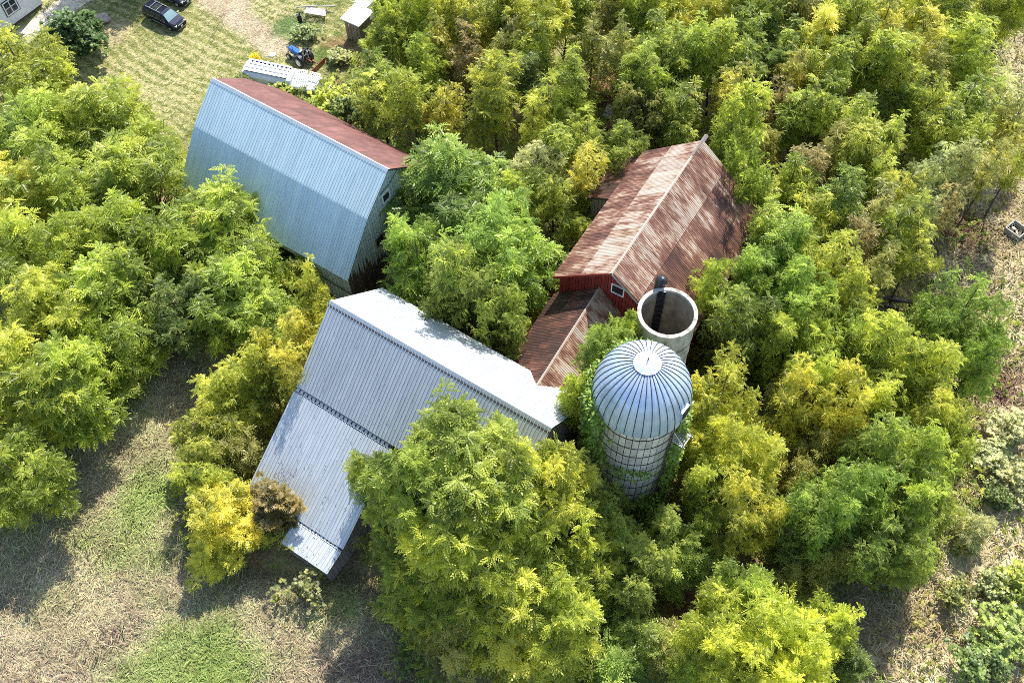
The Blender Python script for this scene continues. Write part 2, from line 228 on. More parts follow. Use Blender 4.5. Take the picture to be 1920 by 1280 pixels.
 (43.48, 68.67, 2.51, 12.9, 'B', 'lg', 'lime-green slim sapling below and left of the top right corner'),
 (41.36, 66.37, 2.14, 11.4, 'B', 'yg', 'yellow-green slim sapling above and left of the broken crate'),
 (44.07, 65.61, 2.03, 11.4, 'S', 'yg', 'yellow-green see-through sapling above and left of the broken crate'),
 (48.28, 71.93, 2.49, 10.0, 'S', 'pl', 'pale green see-through sapling below the top right corner, left of two'),
 (50.09, 70.07, 2.1, 10.0, 'S', 'pl', 'pale green see-through sapling below the top right corner, right of two'),
 (48.49, 68.12, 2.09, 8.6, 'S', 'gy', 'golden-yellow see-through sapling above the broken crate'),
 (20.82, 58.73, 2.0, 16.9, 'A', 'lg', "lime-green broad walnut above the rusty barn's right edge"),
 (23.0, 58.74, 2.15, 11.4, 'S', 'yg', "yellow-green see-through sapling close above and right of the rusty barn's right edge"),
 (26.03, 60.87, 2.08, 11.4, 'B', 'lg', "lime-green slim sapling above and right of the rusty barn's right edge"),
 (28.22, 62.1, 1.99, 11.4, 'S', 'br', "sparse brownish see-through sapling above and right of the rusty barn's right edge"),
 (29.87, 58.1, 2.27, 12.9, 'B', 'bg', "fresh green slim sapling right of the rusty barn's right edge"),
 (27.73, 56.45, 1.93, 11.4, 'S', 'yg', "yellow-green see-through sapling right of the rusty barn's right edge"),
 (33.84, 60.33, 1.97, 11.4, 'B', 'lg', 'lime-green slim sapling above the fallen beams, left of two'),
 (35.62, 58.56, 1.94, 12.9, 'S', 'gy', 'golden-yellow see-through sapling above the fallen beams'),
 (33.14, 56.91, 1.84, 11.4, 'S', 'pl', 'pale green see-through sapling above the fallen beams'),
 (38.95, 60.99, 1.77, 12.9, 'S', 'pl', 'pale green see-through sapling above and left of the broken crate, left of two'),
 (41.7, 61.55, 1.77, 12.9, 'S', 'pl', 'pale green see-through sapling above and left of the broken crate, right of two'),
 (43.97, 60.84, 1.67, 12.9, 'S', 'ol', 'olive see-through sapling above and left of the broken crate'),
 (47.19, 62.2, 1.79, 11.4, 'S', 'yg', 'yellow-green see-through sapling above the broken crate'),
 (22.46, 54.67, 2.23, 12.9, 'B', 'lg', "lime-green slim sapling close below and right of the rusty barn's right edge"),
 (25.51, 52.53, 1.96, 12.9, 'S', 'yg', "yellow-green see-through sapling below and right of the rusty barn's right edge"),
 (33.94, 54.35, 2.22, 12.9, 'B', 'lg', 'lime-green slim sapling above the fallen beams, right of two'),
 (35.8, 52.65, 1.89, 11.4, 'S', 'yg', 'yellow-green see-through sapling above and right of the fallen beams'),
 (31.08, 53.36, 1.8, 11.4, 'S', 'br', 'sparse brownish see-through sapling above the fallen beams'),
 (27.94, 51.03, 1.95, 12.9, 'S', 'yg', 'yellow-green see-through sapling above and left of the fallen beams'),
 (31.81, 50.45, 1.77, 11.4, 'S', 'ol', 'olive see-through sapling close above the fallen beams'),
 (36.98, 56.07, 1.43, 12.9, 'S', 'pl', 'pale green see-through sapling left of the broken crate'),
 (39.65, 57.21, 1.35, 12.9, 'S', 'br', 'sparse brownish see-through sapling above and left of the broken crate'),
 (-47.42, 88.11, 2.71, 5.2, 'E', 'ev', 'dense dark green round bush on the lawn near the white house'),
 (-44.55, 102.91, 5.21, 11.0, 'A', 'lg', 'lime-green broad walnut above the round bush'),
 (-19.4, 31.28, 2.06, 7.0, 'J', 'ce', 'olive-brown cedar leaning over the pale lean-to roof edge'),
 (-16.64, 26.12, 1.95, 3.2, 'G', 'pl', 'half-dead shrub with pale bare branches below the lowest lean-to'),
 (-27.83, 85.93, 0.77, 1.6, 'D', 'gr', 'small goldenrod clump in yellow flower by the white sheeted stack'),
 (-28.94, 82.56, 0.93, 1.8, 'D', 'dg', 'dark green low shrub below and left of the tractor'),
 (-22.66, 90.26, 1.57, 1.5, 'D', 'dg', 'dark green low shrub close above the tractor'),
 (-18.31, 86.43, 1.66, 1.2, 'D', 'ol', 'olive low shrub close below and left of the board shed'),
 (-24.41, 82.08, 1.51, 1.2, 'D', 'lg', 'lime-green low shrub close below and left of the tractor'),
]
CAM_ROLL = -1.26

R = math.radians
scene = bpy.context.scene
col = scene.collection
# ------------------------------------------------------------------ camera
cd = bpy.data.cameras.new('camera')
cam = bpy.data.objects.new('camera', cd)
col.objects.link(cam)
cd.sensor_width = 36.0
cd.lens = 36.0 * 1900 / 1920
cd.clip_start = 0.5
cd.clip_end = 6000
cam.matrix_world = Matrix.Translation((0, 0, 80)) @ (Matrix.Rotation(R(90 - 58.49), 4, 'X') @ Matrix.Rotation(R(CAM_ROLL), 4, 'Z'))
scene.camera = cam
# ------------------------------------------------------------------ daylight
SUN_EL, SUN_ROT = 50.0, 20.0
world = bpy.data.worlds.new('World')
scene.world = world
world.use_nodes = True
wn = world.node_tree
wn.nodes.clear()
sky = wn.nodes.new('ShaderNodeTexSky')
sky.sky_type = 'NISHITA'
sky.sun_disc = False
sky.sun_elevation = R(SUN_EL)
sky.sun_rotation = R(SUN_ROT)
bg = wn.nodes.new('ShaderNodeBackground')
bg.inputs['Strength'].default_value = 0.15
wo = wn.nodes.new('ShaderNodeOutputWorld')
wn.links.new(sky.outputs[0], bg.inputs[0])
wn.links.new(bg.outputs[0], wo.inputs[0])
sl = bpy.data.lights.new('sun', 'SUN')
sl.energy = 4.2
sl.angle = R(0.53)
sl.color = (1.0, 0.95, 0.86)
sun = bpy.data.objects.new('sun', sl)
col.objects.link(sun)
sdir = Vector((math.sin(R(SUN_ROT)) * math.cos(R(SUN_EL)), math.cos(R(SUN_ROT)) * math.cos(R(SUN_EL)), math.sin(R(SUN_EL))))
sun.rotation_euler = (-sdir).to_track_quat('-Z', 'Y').to_euler()
sun.location = (30, 80, 90)
vs = scene.view_settings
vs.view_transform = 'Standard'
vs.look = 'None'
vs.gamma = 1.0
vs.use_curve_mapping = False
vs.exposure = 1.02
scene.cycles.filter_width = 0.9
scene.cycles.use_denoising = False
scene.cycles.max_bounces = 8
scene.cycles.transparent_max_bounces = 8

# ------------------------------------------------------------------ helpers
def finish(o, label=None, cat=None, group=None, kind=None):
    if label: o['label'] = label
    if cat: o['category'] = cat
    if group: o['group'] = group
    if kind: o['kind'] = kind
    return o

def empty(name, loc, rz=0.0, label=None, cat=None, group=None):
    o = bpy.data.objects.new(name, None)
    o.empty_display_size = 0.3
    col.objects.link(o)
    o.location = loc
    o.rotation_euler = (0, 0, rz)
    return finish(o, label, cat, group)

def link(name, me, parent=None, color=None):
    o = bpy.data.objects.new(name, me)
    col.objects.link(o)
    if parent is not None: o.parent = parent
    if color is not None: o.color = (*color, 1.0)
    return o

def nmesh(name, verts, quads, mat, tint=None, colv=None, smooth=False):
    """numpy mesh: verts (n,3), quads (m,4) or tris (m,3)"""
    me = bpy.data.meshes.new(name)
    verts = np.ascontiguousarray(verts, np.float32); quads = np.ascontiguousarray(quads, np.int32)
    k = quads.shape[1]
    me.vertices.add(len(verts)); me.vertices.foreach_set('co', verts.ravel())
    me.loops.add(quads.size); me.loops.foreach_set('vertex_index', quads.ravel())
    me.polygons.add(len(quads)); me.polygons.foreach_set('loop_start', np.arange(0, quads.size, k, dtype=np.int32))
    try: me.polygons.foreach_set('loop_total', np.full(len(quads), k, np.int32))
    except Exception: pass
    if smooth: me.polygons.foreach_set('use_smooth', np.ones(len(quads), bool))
    me.update(calc_edges=True)
    if tint is not None:
        a = me.attributes.new('tint', 'FLOAT', 'POINT'); a.data.foreach_set('value', np.ascontiguousarray(tint, np.float32))
    if colv is not None:
        a = me.attributes.new('col', 'FLOAT_COLOR', 'POINT')
        c4 = np.concatenate([colv, np.ones((len(colv), 1))], 1).astype(np.float32); a.data.foreach_set('color', c4.ravel())
    me.materials.append(mat)
    return me

class MB:
    def __init__(s): s.v = []; s.f = []
    def add(s, vs_, fs_):
        b = len(s.v); s.v += [tuple(v) for v in vs_]; s.f += [tuple(b + i for i in f) for f in fs_]; return s
    def box(s, c, d, rz=0.0, M=None):
        x, y, z = d[0] / 2, d[1] / 2, d[2] / 2
        p = [Vector(q) for q in ((-x, -y, -z), (x, -y, -z), (x, y, -z), (-x, y, -z), (-x, -y, z), (x, -y, z), (x, y, z), (-x, y, z))]
        m = Matrix.Translation(c) @ (M if M is not None else Matrix.Rotation(rz, 4, 'Z'))
        return s.add([m @ q for q in p], [(0, 3, 2, 1), (4, 5, 6, 7), (0, 1, 5, 4), (1, 2, 6, 5), (2, 3, 7, 6), (3, 0, 4, 7)])
    def bar(s, a, b, w, h=None, up=(0, 0, 1)):
        a = Vector(a); b = Vector(b); d = (b - a); L = d.length
        if L < 1e-6: return s
        d.normalize(); u = Vector(up); sd = d.cross(u)
        if sd.length < 1e-3: sd = d.cross(Vector((1, 0, 0)))
        sd.normalize(); u = sd.cross(d); h = w if h is None else h
        q = []
        for p in (a, b):
            for i, j in ((-1, -1), (1, -1), (1, 1), (-1, 1)): q.append(p + sd * (w / 2 * i) + u * (h / 2 * j))
        return s.add(q, [(3, 2, 1, 0), (4, 5, 6, 7), (0, 1, 5, 4), (1, 2, 6, 5), (2, 3, 7, 6), (3, 0, 4, 7)])
    def tube(s, pts, rad, n=6, cap=True):
        pts = [Vector(p) for p in pts]; rings = []; prev = None
        for i, p in enumerate(pts):
            t = (pts[min(i + 1, len(pts) - 1)] - pts[max(i - 1, 0)])
            t = t.normalized() if t.length > 1e-9 else Vector((0, 0, 1))
            x = t.cross(Vector((0, 0, 1))) if prev is None else prev - t * prev.dot(t)
            if x.length < 1e-3: x = t.cross(Vector((1, 0, 0)))
            x.normalize(); prev = x; y = t.cross(x)
            r = rad[i] if hasattr(rad, '__len__') else rad
            rings.append([p + x * (r * math.cos(2 * math.pi * k / n)) + y * (r * math.sin(2 * math.pi * k / n)) for k in range(n)])
        b = [v for r in rings for v in r]; f = []
        for i in range(len(pts) - 1):
            for k in range(n):
                f.append((i * n + k, i * n + (k + 1) % n, (i + 1) * n + (k + 1) % n, (i + 1) * n + k))
        if cap:
            f.append(tuple(reversed(range(n)))); f.append(tuple((len(pts) - 1) * n + k for k in range(n)))
        return s.add(b, f)
    def lathe(s, prof, c=(0, 0, 0), n=24, axis='z', close=False):
        b = []; f = []
        for r, z in prof:
            for k in range(n):
                a = 2 * math.pi * k / n
                p = (r * math.cos(a), r * math.sin(a), z)
                if axis == 'y': p = (p[0], p[2], p[1])
                b.append((c[0] + p[0], c[1] + p[1], c[2] + p[2]))
        m = len(prof)
        for i in range(m if close else m - 1):
            for k in range(n):
                q = (i * n + k, i * n + (k + 1) % n, (i + 1) % m * n + (k + 1) % n, (i + 1) % m * n + k)
                f.append(q if axis == 'z' else q[::-1])
        return s.add(b, f)
    def prism(s, poly, lo, hi, axis='x'):
        """poly of (a,b) swept along axis from lo to hi"""
        n = len(poly); b = []
        for t in (lo, hi):
            for a_, b_ in poly:
                b.append((t, a_, b_) if axis == 'x' else ((a_, t, b_) if axis == 'y' else (a_, b_, t)))
        f = [tuple(range(n))[::-1], tuple(range(n, 2 * n))] + [(i, (i + 1) % n, n + (i + 1) % n, n + i) for i in range(n)]
        return s.add(b, f)
    def mesh(s, name, mat, smooth=False, bevel=0.0):
        me = bpy.data.meshes.new(name); me.from_pydata(s.v, [], s.f)
        bm = bmesh.new(); bm.from_mesh(me); bmesh.ops.recalc_face_normals(bm, faces=bm.faces)
        if bevel: bmesh.ops.bevel(bm, geom=[e for e in bm.edges if len(e.link_faces) == 2 and e.calc_face_angle(0) > 0.5], offset=bevel, segments=2, affect='EDGES', profile=0.6)
        bm.to_mesh(me); bm.free()
        if smooth: me.polygons.foreach_set('use_smooth', np.ones(len(me.polygons), bool))
        me.materials.append(mat); return me
    def build(s, name, mat, parent=None, smooth=False, bevel=0.0, color=None):
        return link(name, s.mesh(name, mat, smooth, bevel), parent, color)

# ------------------------------------------------------------------ noise in numpy
_rng = np.random.default_rng(7)
_tab = _rng.random((256, 256))
def vnoise(x, y):
    xi = np.floor(x).astype(int); yi = np.floor(y).astype(int); fx = x - xi; fy = y - yi
    fx = fx * fx * (3 - 2 * fx); fy = fy * fy * (3 - 2 * fy)
    t = lambda a, b: _tab[a & 255, b & 255]
    return (t(xi, yi) * (1 - fx) + t(xi + 1, yi) * fx) * (1 - fy) + (t(xi, yi + 1) * (1 - fx) + t(xi + 1, yi + 1) * fx) * fy
def fbm(x, y, o=4):
    s = 0; a = .5; n = 0
    for i in range(o):
        s = s + a * vnoise(x * 2 ** i + 17.3 * i, y * 2 ** i - 9.1 * i); n += a; a *= .55
    return s / n
def inside(poly, x, y):
    r = np.zeros(x.shape, bool); n = len(poly); j = n - 1
    for i in range(n):
        xi, yi = poly[i]; xj, yj = poly[j]
        c = ((yi > y) != (yj > y)) & (x < (xj - xi) * (y - yi) / (yj - yi + 1e-12) + xi); r ^= c; j = i
    return r
def sdist(poly, x, y):
    """signed distance to polygon, positive inside"""
    d = np.full(x.shape, 1e9); n = len(poly)
    for i in range(n):
        ax, ay = poly[i]; bx, by = poly[(i + 1) % n]
        t = np.clip(((x - ax) * (bx - ax) + (y - ay) * (by - ay)) / ((bx - ax) ** 2 + (by - ay) ** 2 + 1e-9), 0, 1)
        d = np.minimum(d, np.hypot(x - ax - t * (bx - ax), y - ay - t * (by - ay)))
    return np.where(inside(poly, x, y), d, -d)
def smooth(e0, e1, v):
    t = np.clip((v - e0) / (e1 - e0), 0, 1); return t * t * (3 - 2 * t)

# ------------------------------------------------------------------ materials
def nodes(name):
    m = bpy.data.materials.new(name); m.use_nodes = True
    t = m.node_tree; t.nodes.clear()
    out = t.nodes.new('ShaderNodeOutputMaterial'); b = t.nodes.new('ShaderNodeBsdfPrincipled')
    t.links.new(b.outputs[0], out.inputs[0])
    return m, t, b, out
def coords(t, scale=(1, 1, 1), space='Object', rand=True):
    tc = t.nodes.new('ShaderNodeTexCoord'); src = tc.outputs[space]
    if rand:
        oi = t.nodes.new('ShaderNodeObjectInfo'); mu = t.nodes.new('ShaderNodeMath'); mu.operation = 'MULTIPLY'; mu.inputs[1].default_value = 61.0
        t.links.new(oi.outputs['Random'], mu.inputs[0]); ad = t.nodes.new('ShaderNodeVectorMath'); ad.operation = 'ADD'
        t.links.new(src, ad.inputs[0]); t.links.new(mu.outputs[0], ad.inputs[1]); src = ad.outputs[0]
    mp = t.nodes.new('ShaderNodeMapping'); mp.inputs['Scale'].default_value = scale; t.links.new(src, mp.inputs['Vector'])
    return mp.outputs[0]
def noise(t, vec, scale, detail=5.0, rough=.6):
    n = t.nodes.new('ShaderNodeTexNoise'); n.inputs['Scale'].default_value = scale; n.inputs['Detail'].default_value = detail; n.inputs['Roughness'].default_value = rough
    t.links.new(vec, n.inputs['Vector']); return n.outputs['Fac']
def ramp(t, fac, stops):
    r = t.nodes.new('ShaderNodeValToRGB'); e = r.color_ramp.elements
    e[0].position, e[0].color = stops[0][0], (*stops[0][1], 1); e[1].position, e[1].color = stops[-1][0], (*stops[-1][1], 1)
    for p, c in stops[1:-1]:
        q = e.new(p); q.color = (*c, 1)
    t.links.new(fac, r.inputs[0]); return r.outputs[0]
def mixc(t, fac, a, b, mode='MIX'):
    m = t.nodes.new('ShaderNodeMix'); m.data_type = 'RGBA'; m.blend_type = mode
    for s, v in ((0, fac), (6, a), (7, b)):
        if isinstance(v, (int, float)): m.inputs[s].default_value = v
        elif isinstance(v, tuple): m.inputs[s].default_value = (*v, 1)
        else: t.links.new(v, m.inputs[s])
    return m.outputs[2]
def bump(t, b, h, strength=.3, dist=.02):
    n = t.nodes.new('ShaderNodeBump'); n.inputs['Strength'].default_value = strength; n.inputs['Distance'].default_value = dist
    t.links.new(h, n.inputs['Height']); t.links.new(n.outputs[0], b.inputs['Normal'])
def pmat(name, c1, c2, scale=3.0, rough=.6, metal=0.0, stretch=(1, 1, 1), bmp=0.0, lo=.35, hi=.65, tintobj=False, c3=None):
    m, t, b, o = nodes(name)
    v = coords(t, stretch); f = noise(t, v, scale)
    st = [(lo, c1), (hi, c2)] if c3 is None else [(lo, c1), ((lo + hi) / 2, c2), (hi, c3)]
    c = ramp(t, f, st)
    if tintobj:
        oi = t.nodes.new('ShaderNodeObjectInfo'); c = mixc(t, 1.0, c, oi.outputs['Color'], 'MULTIPLY')
    t.links.new(c, b.inputs['Base Color']); b.inputs['Roughness'].default_value = rough; b.inputs['Metallic'].default_value = metal
    if bmp: bump(t, b, f, bmp)
    return m

def leaf_mat(name, rough=.5, trans=.4):
    m, t, b, out = nodes(name)
    oi = t.nodes.new('ShaderNodeObjectInfo'); at_ = t.nodes.new('ShaderNodeAttribute'); at_.attribute_name = 'tint'
    mr = t.nodes.new('ShaderNodeMapRange'); mr.inputs[3].default_value = .522; mr.inputs[4].default_value = .484; t.links.new(at_.outputs['Fac'], mr.inputs[0])
    mv = t.nodes.new('ShaderNodeMapRange'); mv.inputs[3].default_value = .42; mv.inputs[4].default_value = 1.6; t.links.new(at_.outputs['Fac'], mv.inputs[0])
    h = t.nodes.new('ShaderNodeHueSaturation'); t.links.new(oi.outputs['Color'], h.inputs['Color']); t.links.new(mr.outputs[0], h.inputs['Hue']); t.links.new(mv.outputs[0], h.inputs['Value'])
    t.links.new(h.outputs[0], b.inputs['Base Color']); b.inputs['Roughness'].default_value = rough
    tr = t.nodes.new('ShaderNodeBsdfTranslucent'); mt = mixc(t, 1.0, h.outputs[0], (1.15, 1.15, .85), 'MULTIPLY'); t.links.new(mt, tr.inputs['Color'])
    mx = t.nodes.new('ShaderNodeMixShader'); mx.inputs[0].default_value = trans
    t.links.new(b.outputs[0], mx.inputs[1]); t.links.new(tr.outputs[0], mx.inputs[2]); t.links.new(mx.outputs[0], out.inputs[0])
    return m
def vcol_mat(name, trans=0.0, fine=None, rough=.9):
    m, t, b, out = nodes(name)
    a = t.nodes.new('ShaderNodeAttribute'); a.attribute_name = 'col'; c = a.outputs['Color']
    if fine:
        v = coords(t, rand=False); f = noise(t, v, fine[0], 6, .7); f2 = noise(t, v, fine[1], 4, .7)
        c = mixc(t, 1.0, c, ramp(t, f, [(.3, (.55, .53, .5)), (.7, (1.4, 1.4, 1.38))]), 'MULTIPLY')
        c = mixc(t, 1.0, c, ramp(t, f2, [(.3, (.7, .68, .66)), (.7, (1.25, 1.25, 1.22))]), 'MULTIPLY')
        bump(t, b, f, .9, .12)
    t.links.new(c, b.inputs['Base Color']); b.inputs['Roughness'].default_value = rough; b.inputs['Specular IOR Level'].default_value = .2
    if trans:
        tr = t.nodes.new('ShaderNodeBsdfTranslucent'); t.links.new(c, tr.inputs['Color']); mx = t.nodes.new('ShaderNodeMixShader'); mx.inputs[0].default_value = trans
        t.links.new(b.outputs[0], mx.inputs[1]); t.links.new(tr.outputs[0], mx.inputs[2]); t.links.new(mx.outputs[0], out.inputs[0])
    return m

def rust_mat():
    """old corrugated iron: galvanised patches, red oxide, dark burnt streaks along the ribs; object colour R sets how rusty a sheet is, G its tone"""
    m, t, b, out = nodes('rusted_corrugated_iron')
    oi = t.nodes.new('ShaderNodeObjectInfo'); sp = t.nodes.new('ShaderNodeSeparateColor'); t.links.new(oi.outputs['Color'], sp.inputs[0])
    ge = t.nodes.new('ShaderNodeNewGeometry')
    def wmap(sc):
        a = t.nodes.new('ShaderNodeMapping'); a.vector_type = 'TEXTURE'; a.inputs['Rotation'].default_value = (0, 0, 1.0); t.links.new(ge.outputs['Position'], a.inputs[0])
        b_ = t.nodes.new('ShaderNodeMapping'); b_.inputs['Scale'].default_value = sc; t.links.new(a.outputs[0], b_.inputs[0]); return b_.outputs[0]
    v1 = wmap((1.9, .42, .42)); n1 = noise(t, v1, 1.0, 7, .68)
    v2 = coords(t, (9, .9, 1)); n2 = noise(t, v2, 1.0, 5, .7)
    v3 = wmap((.33, .30, .3)); n3 = noise(t, v3, 1.0, 5, .6)
    def mth(op, a, b_):
        q = t.nodes.new('ShaderNodeMath'); q.operation = op
        for i, x in enumerate((a, b_)):
            if isinstance(x, (int, float)): q.inputs[i].default_value = x
            else: t.links.new(x, q.inputs[i])
        return q.outputs[0]
    s = mth('ADD', mth('ADD', mth('MULTIPLY', n1, .7), mth('MULTIPLY', n2, .6)), mth('MULTIPLY', n3, .5))
    s = mth('ADD', s, mth('SUBTRACT', sp.outputs[0], .9))
    c = ramp(t, s, [(.34, (.42, .36, .30)), (.45, (.36, .25, .18)), (.50, (.22, .11, .07)), (.59, (.14, .056, .038)), (.72, (.055, .028, .022))])
    g = mth('MULTIPLY', sp.outputs[1], 1.0)
    cm = t.nodes.new('ShaderNodeHueSaturation'); t.links.new(c, cm.inputs['Color']); t.links.new(g, cm.inputs['Value'])
    t.links.new(cm.outputs[0], b.inputs['Base Color']); b.inputs['Roughness'].default_value = .75; b.inputs['Metallic'].default_value = .08
    bump(t, b, n2, .25, .01)
    return m

def galv_mat(name, c1, c2, rough, metal, spec=.5):
    m, t, b, out = nodes(name)
    v = coords(t, (1.2, .35, 1)); n = noise(t, v, 1.3, 6, .6); v2 = coords(t, (6, .5, 1)); n2 = noise(t, v2, 1.0, 5, .7)
    c = ramp(t, n, [(.3, c1), (.7, c2)]); c = mixc(t, 1.0, c, ramp(t, n2, [(.3, (.88, .88, .88)), (.6, (1.03, 1.03, 1.03))]), 'MULTIPLY')
    oi = t.nodes.new('ShaderNodeObjectInfo'); c = mixc(t, 1.0, c, oi.outputs['Color'], 'MULTIPLY')
    t.links.new(c, b.inputs['Base Color'])
    rr = ramp(t, n, [(.3, (rough - .06,) * 3), (.7, (rough + .08,) * 3)]); t.links.new(rr, b.inputs['Roughness']); b.inputs['Metallic'].default_value = metal
    return m

M = {}
M['galv'] = galv_mat('galvanised_steel', (.435, .47, .505), (.515, .545, .57), .42, .15)
M['galv_barn'] = galv_mat('blue_grey_steel', (.46, .60, .65), (.54, .66, .70), .42, .12)
M['dome'] = galv_mat('dome_steel', (.40, .51, .68), (.50, .60, .75), .34, .3)  # blue of the reflected sky is put into the base colour
M['cap'] = galv_mat('bright_steel', (.80, .80, .78), (.88, .88, .86), .35, .35)
M['rust'] = rust_mat()
M['redroof'] = pmat('red_oxide_paint', (.125, .05, .044), (.195, .085, .074), 1.1, .65, 0, (1, .5, 1), .1, tintobj=True)
M['deck'] = pmat('dark_underlay', (.05, .045, .04), (.09, .08, .07), 3, .9)
M['board_blue'] = pmat('weathered_painted_board', (.33, .40, .44), (.44, .51, .54), 2.0, .7, 0, (6, 6, .6), .1, tintobj=True)
M['board_grey'] = pmat('bare_weathered_board', (.13, .11, .10), (.26, .23, .21), 2.0, .85, 0, (8, 8, .5), .3, tintobj=True)
M['redwall'] = pmat('red_barn_paint', (.19, .02, .016), (.30, .032, .025), 2.0, .7, 0, (6, 6, .5), .1, tintobj=True)
M['dark'] = pmat('dark_interior', (.012, .012, .012), (.02, .02, .02), 3, .95)
M['whitepaint'] = pmat('white_paint', (.72, .73, .74), (.82, .82, .82), 2.0, .55, 0, (1, 1, .4))
M['concrete'] = pmat('weathered_concrete', (.22, .20, .17), (.46, .43, .37), 1.3, .9, 0, (1.4, 1.4, .45), .25, c3=(.52, .50, .45))
M['concrete_in'] = pmat('stained_concrete_lining', (.16, .14, .10), (.33, .30, .23), 1.0, .9, 0, (1, 1, .6), .25)
M['stave'] = pmat('glazed_silo_block', (.50, .48, .44), (.72, .70, .66), 2.4, .5, 0, (1, 1, 1), .1, tintobj=True)
M['mortar'] = pmat('dark_joint', (.05, .045, .04), (.10, .09, .08), 4, .95)
M['hoop'] = pmat('rusted_steel_hoop', (.05, .04, .035), (.11, .08, .06), 5, .7, .4)
M['blacksteel'] = pmat('black_sheet_steel', (.02, .023, .03), (.05, .055, .065), 2, .4, .5)
M['wire'] = pmat('black_cable', (.015, .015, .015), (.03, .03, .03), 5, .6)
M['bark'] = pmat('dark_bark', (.055, .042, .032), (.13, .105, .085), 6, .95, 0, (2, 2, .4), .6)
M['barkpale'] = pmat('pale_bare_wood', (.28, .25, .22), (.42, .39, .35), 6, .9, 0, (2, 2, .4), .4)
M['leaf'] = leaf_mat('compound_leaf', .42, .6)
M['leafbroad'] = leaf_mat('broad_leaf', .42, .3)
M['navy'] = pmat('dark_navy_car_paint', (.012, .016, .035), (.018, .024, .05), 1, .22, .3)
M['glass'] = pmat('dark_window_glass', (.02, .03, .035), (.03, .04, .045), 1, .06, .0)
M['windscreen'] = pmat('pale_windscreen_glass', (.20, .30, .31), (.30, .42, .42), 1, .05, .2)
M['rubber'] = pmat('tyre_rubber', (.015, .015, .015), (.03, .03, .03), 6, .85)
M['alloy'] = pmat('silver_wheel_paint', (.5, .5, .5), (.65, .65, .65), 3, .35, .5)
M['chrome'] = pmat('bright_trim', (.7, .7, .7), (.8, .8, .8), 3, .2, .7)
M['blue'] = pmat('tractor_blue_paint', (.02, .10, .38), (.03, .15, .5), 2, .35)
M['rustred'] = pmat('rusty_implement_steel', (.18, .06, .035), (.34, .13, .07), 3, .8, .1)
M['stone'] = pmat('granite_boulder', (.25, .20, .17), (.46, .38, .34), 2.5, .9, 0, (1, 1, 1), .5)
M['whitetarp'] = pmat('white_sheeting', (.66, .68, .71), (.82, .83, .84), 1.2, .5, 0, (1, 1, 1), .2)
M['palegrey'] = pmat('silvered_timber', (.27, .26, .24), (.43, .41, .38), 3, .85, 0, (.5, 4, 4), .2)
M['brick'] = pmat('brown_foundation', (.11, .07, .05), (.2, .13, .1), 4, .9)
M['shed_board'] = pmat('tan_shed_board', (.24, .18, .12), (.40, .32, .23), 2, .85, 0, (6, 6, .5), .2, tintobj=True)

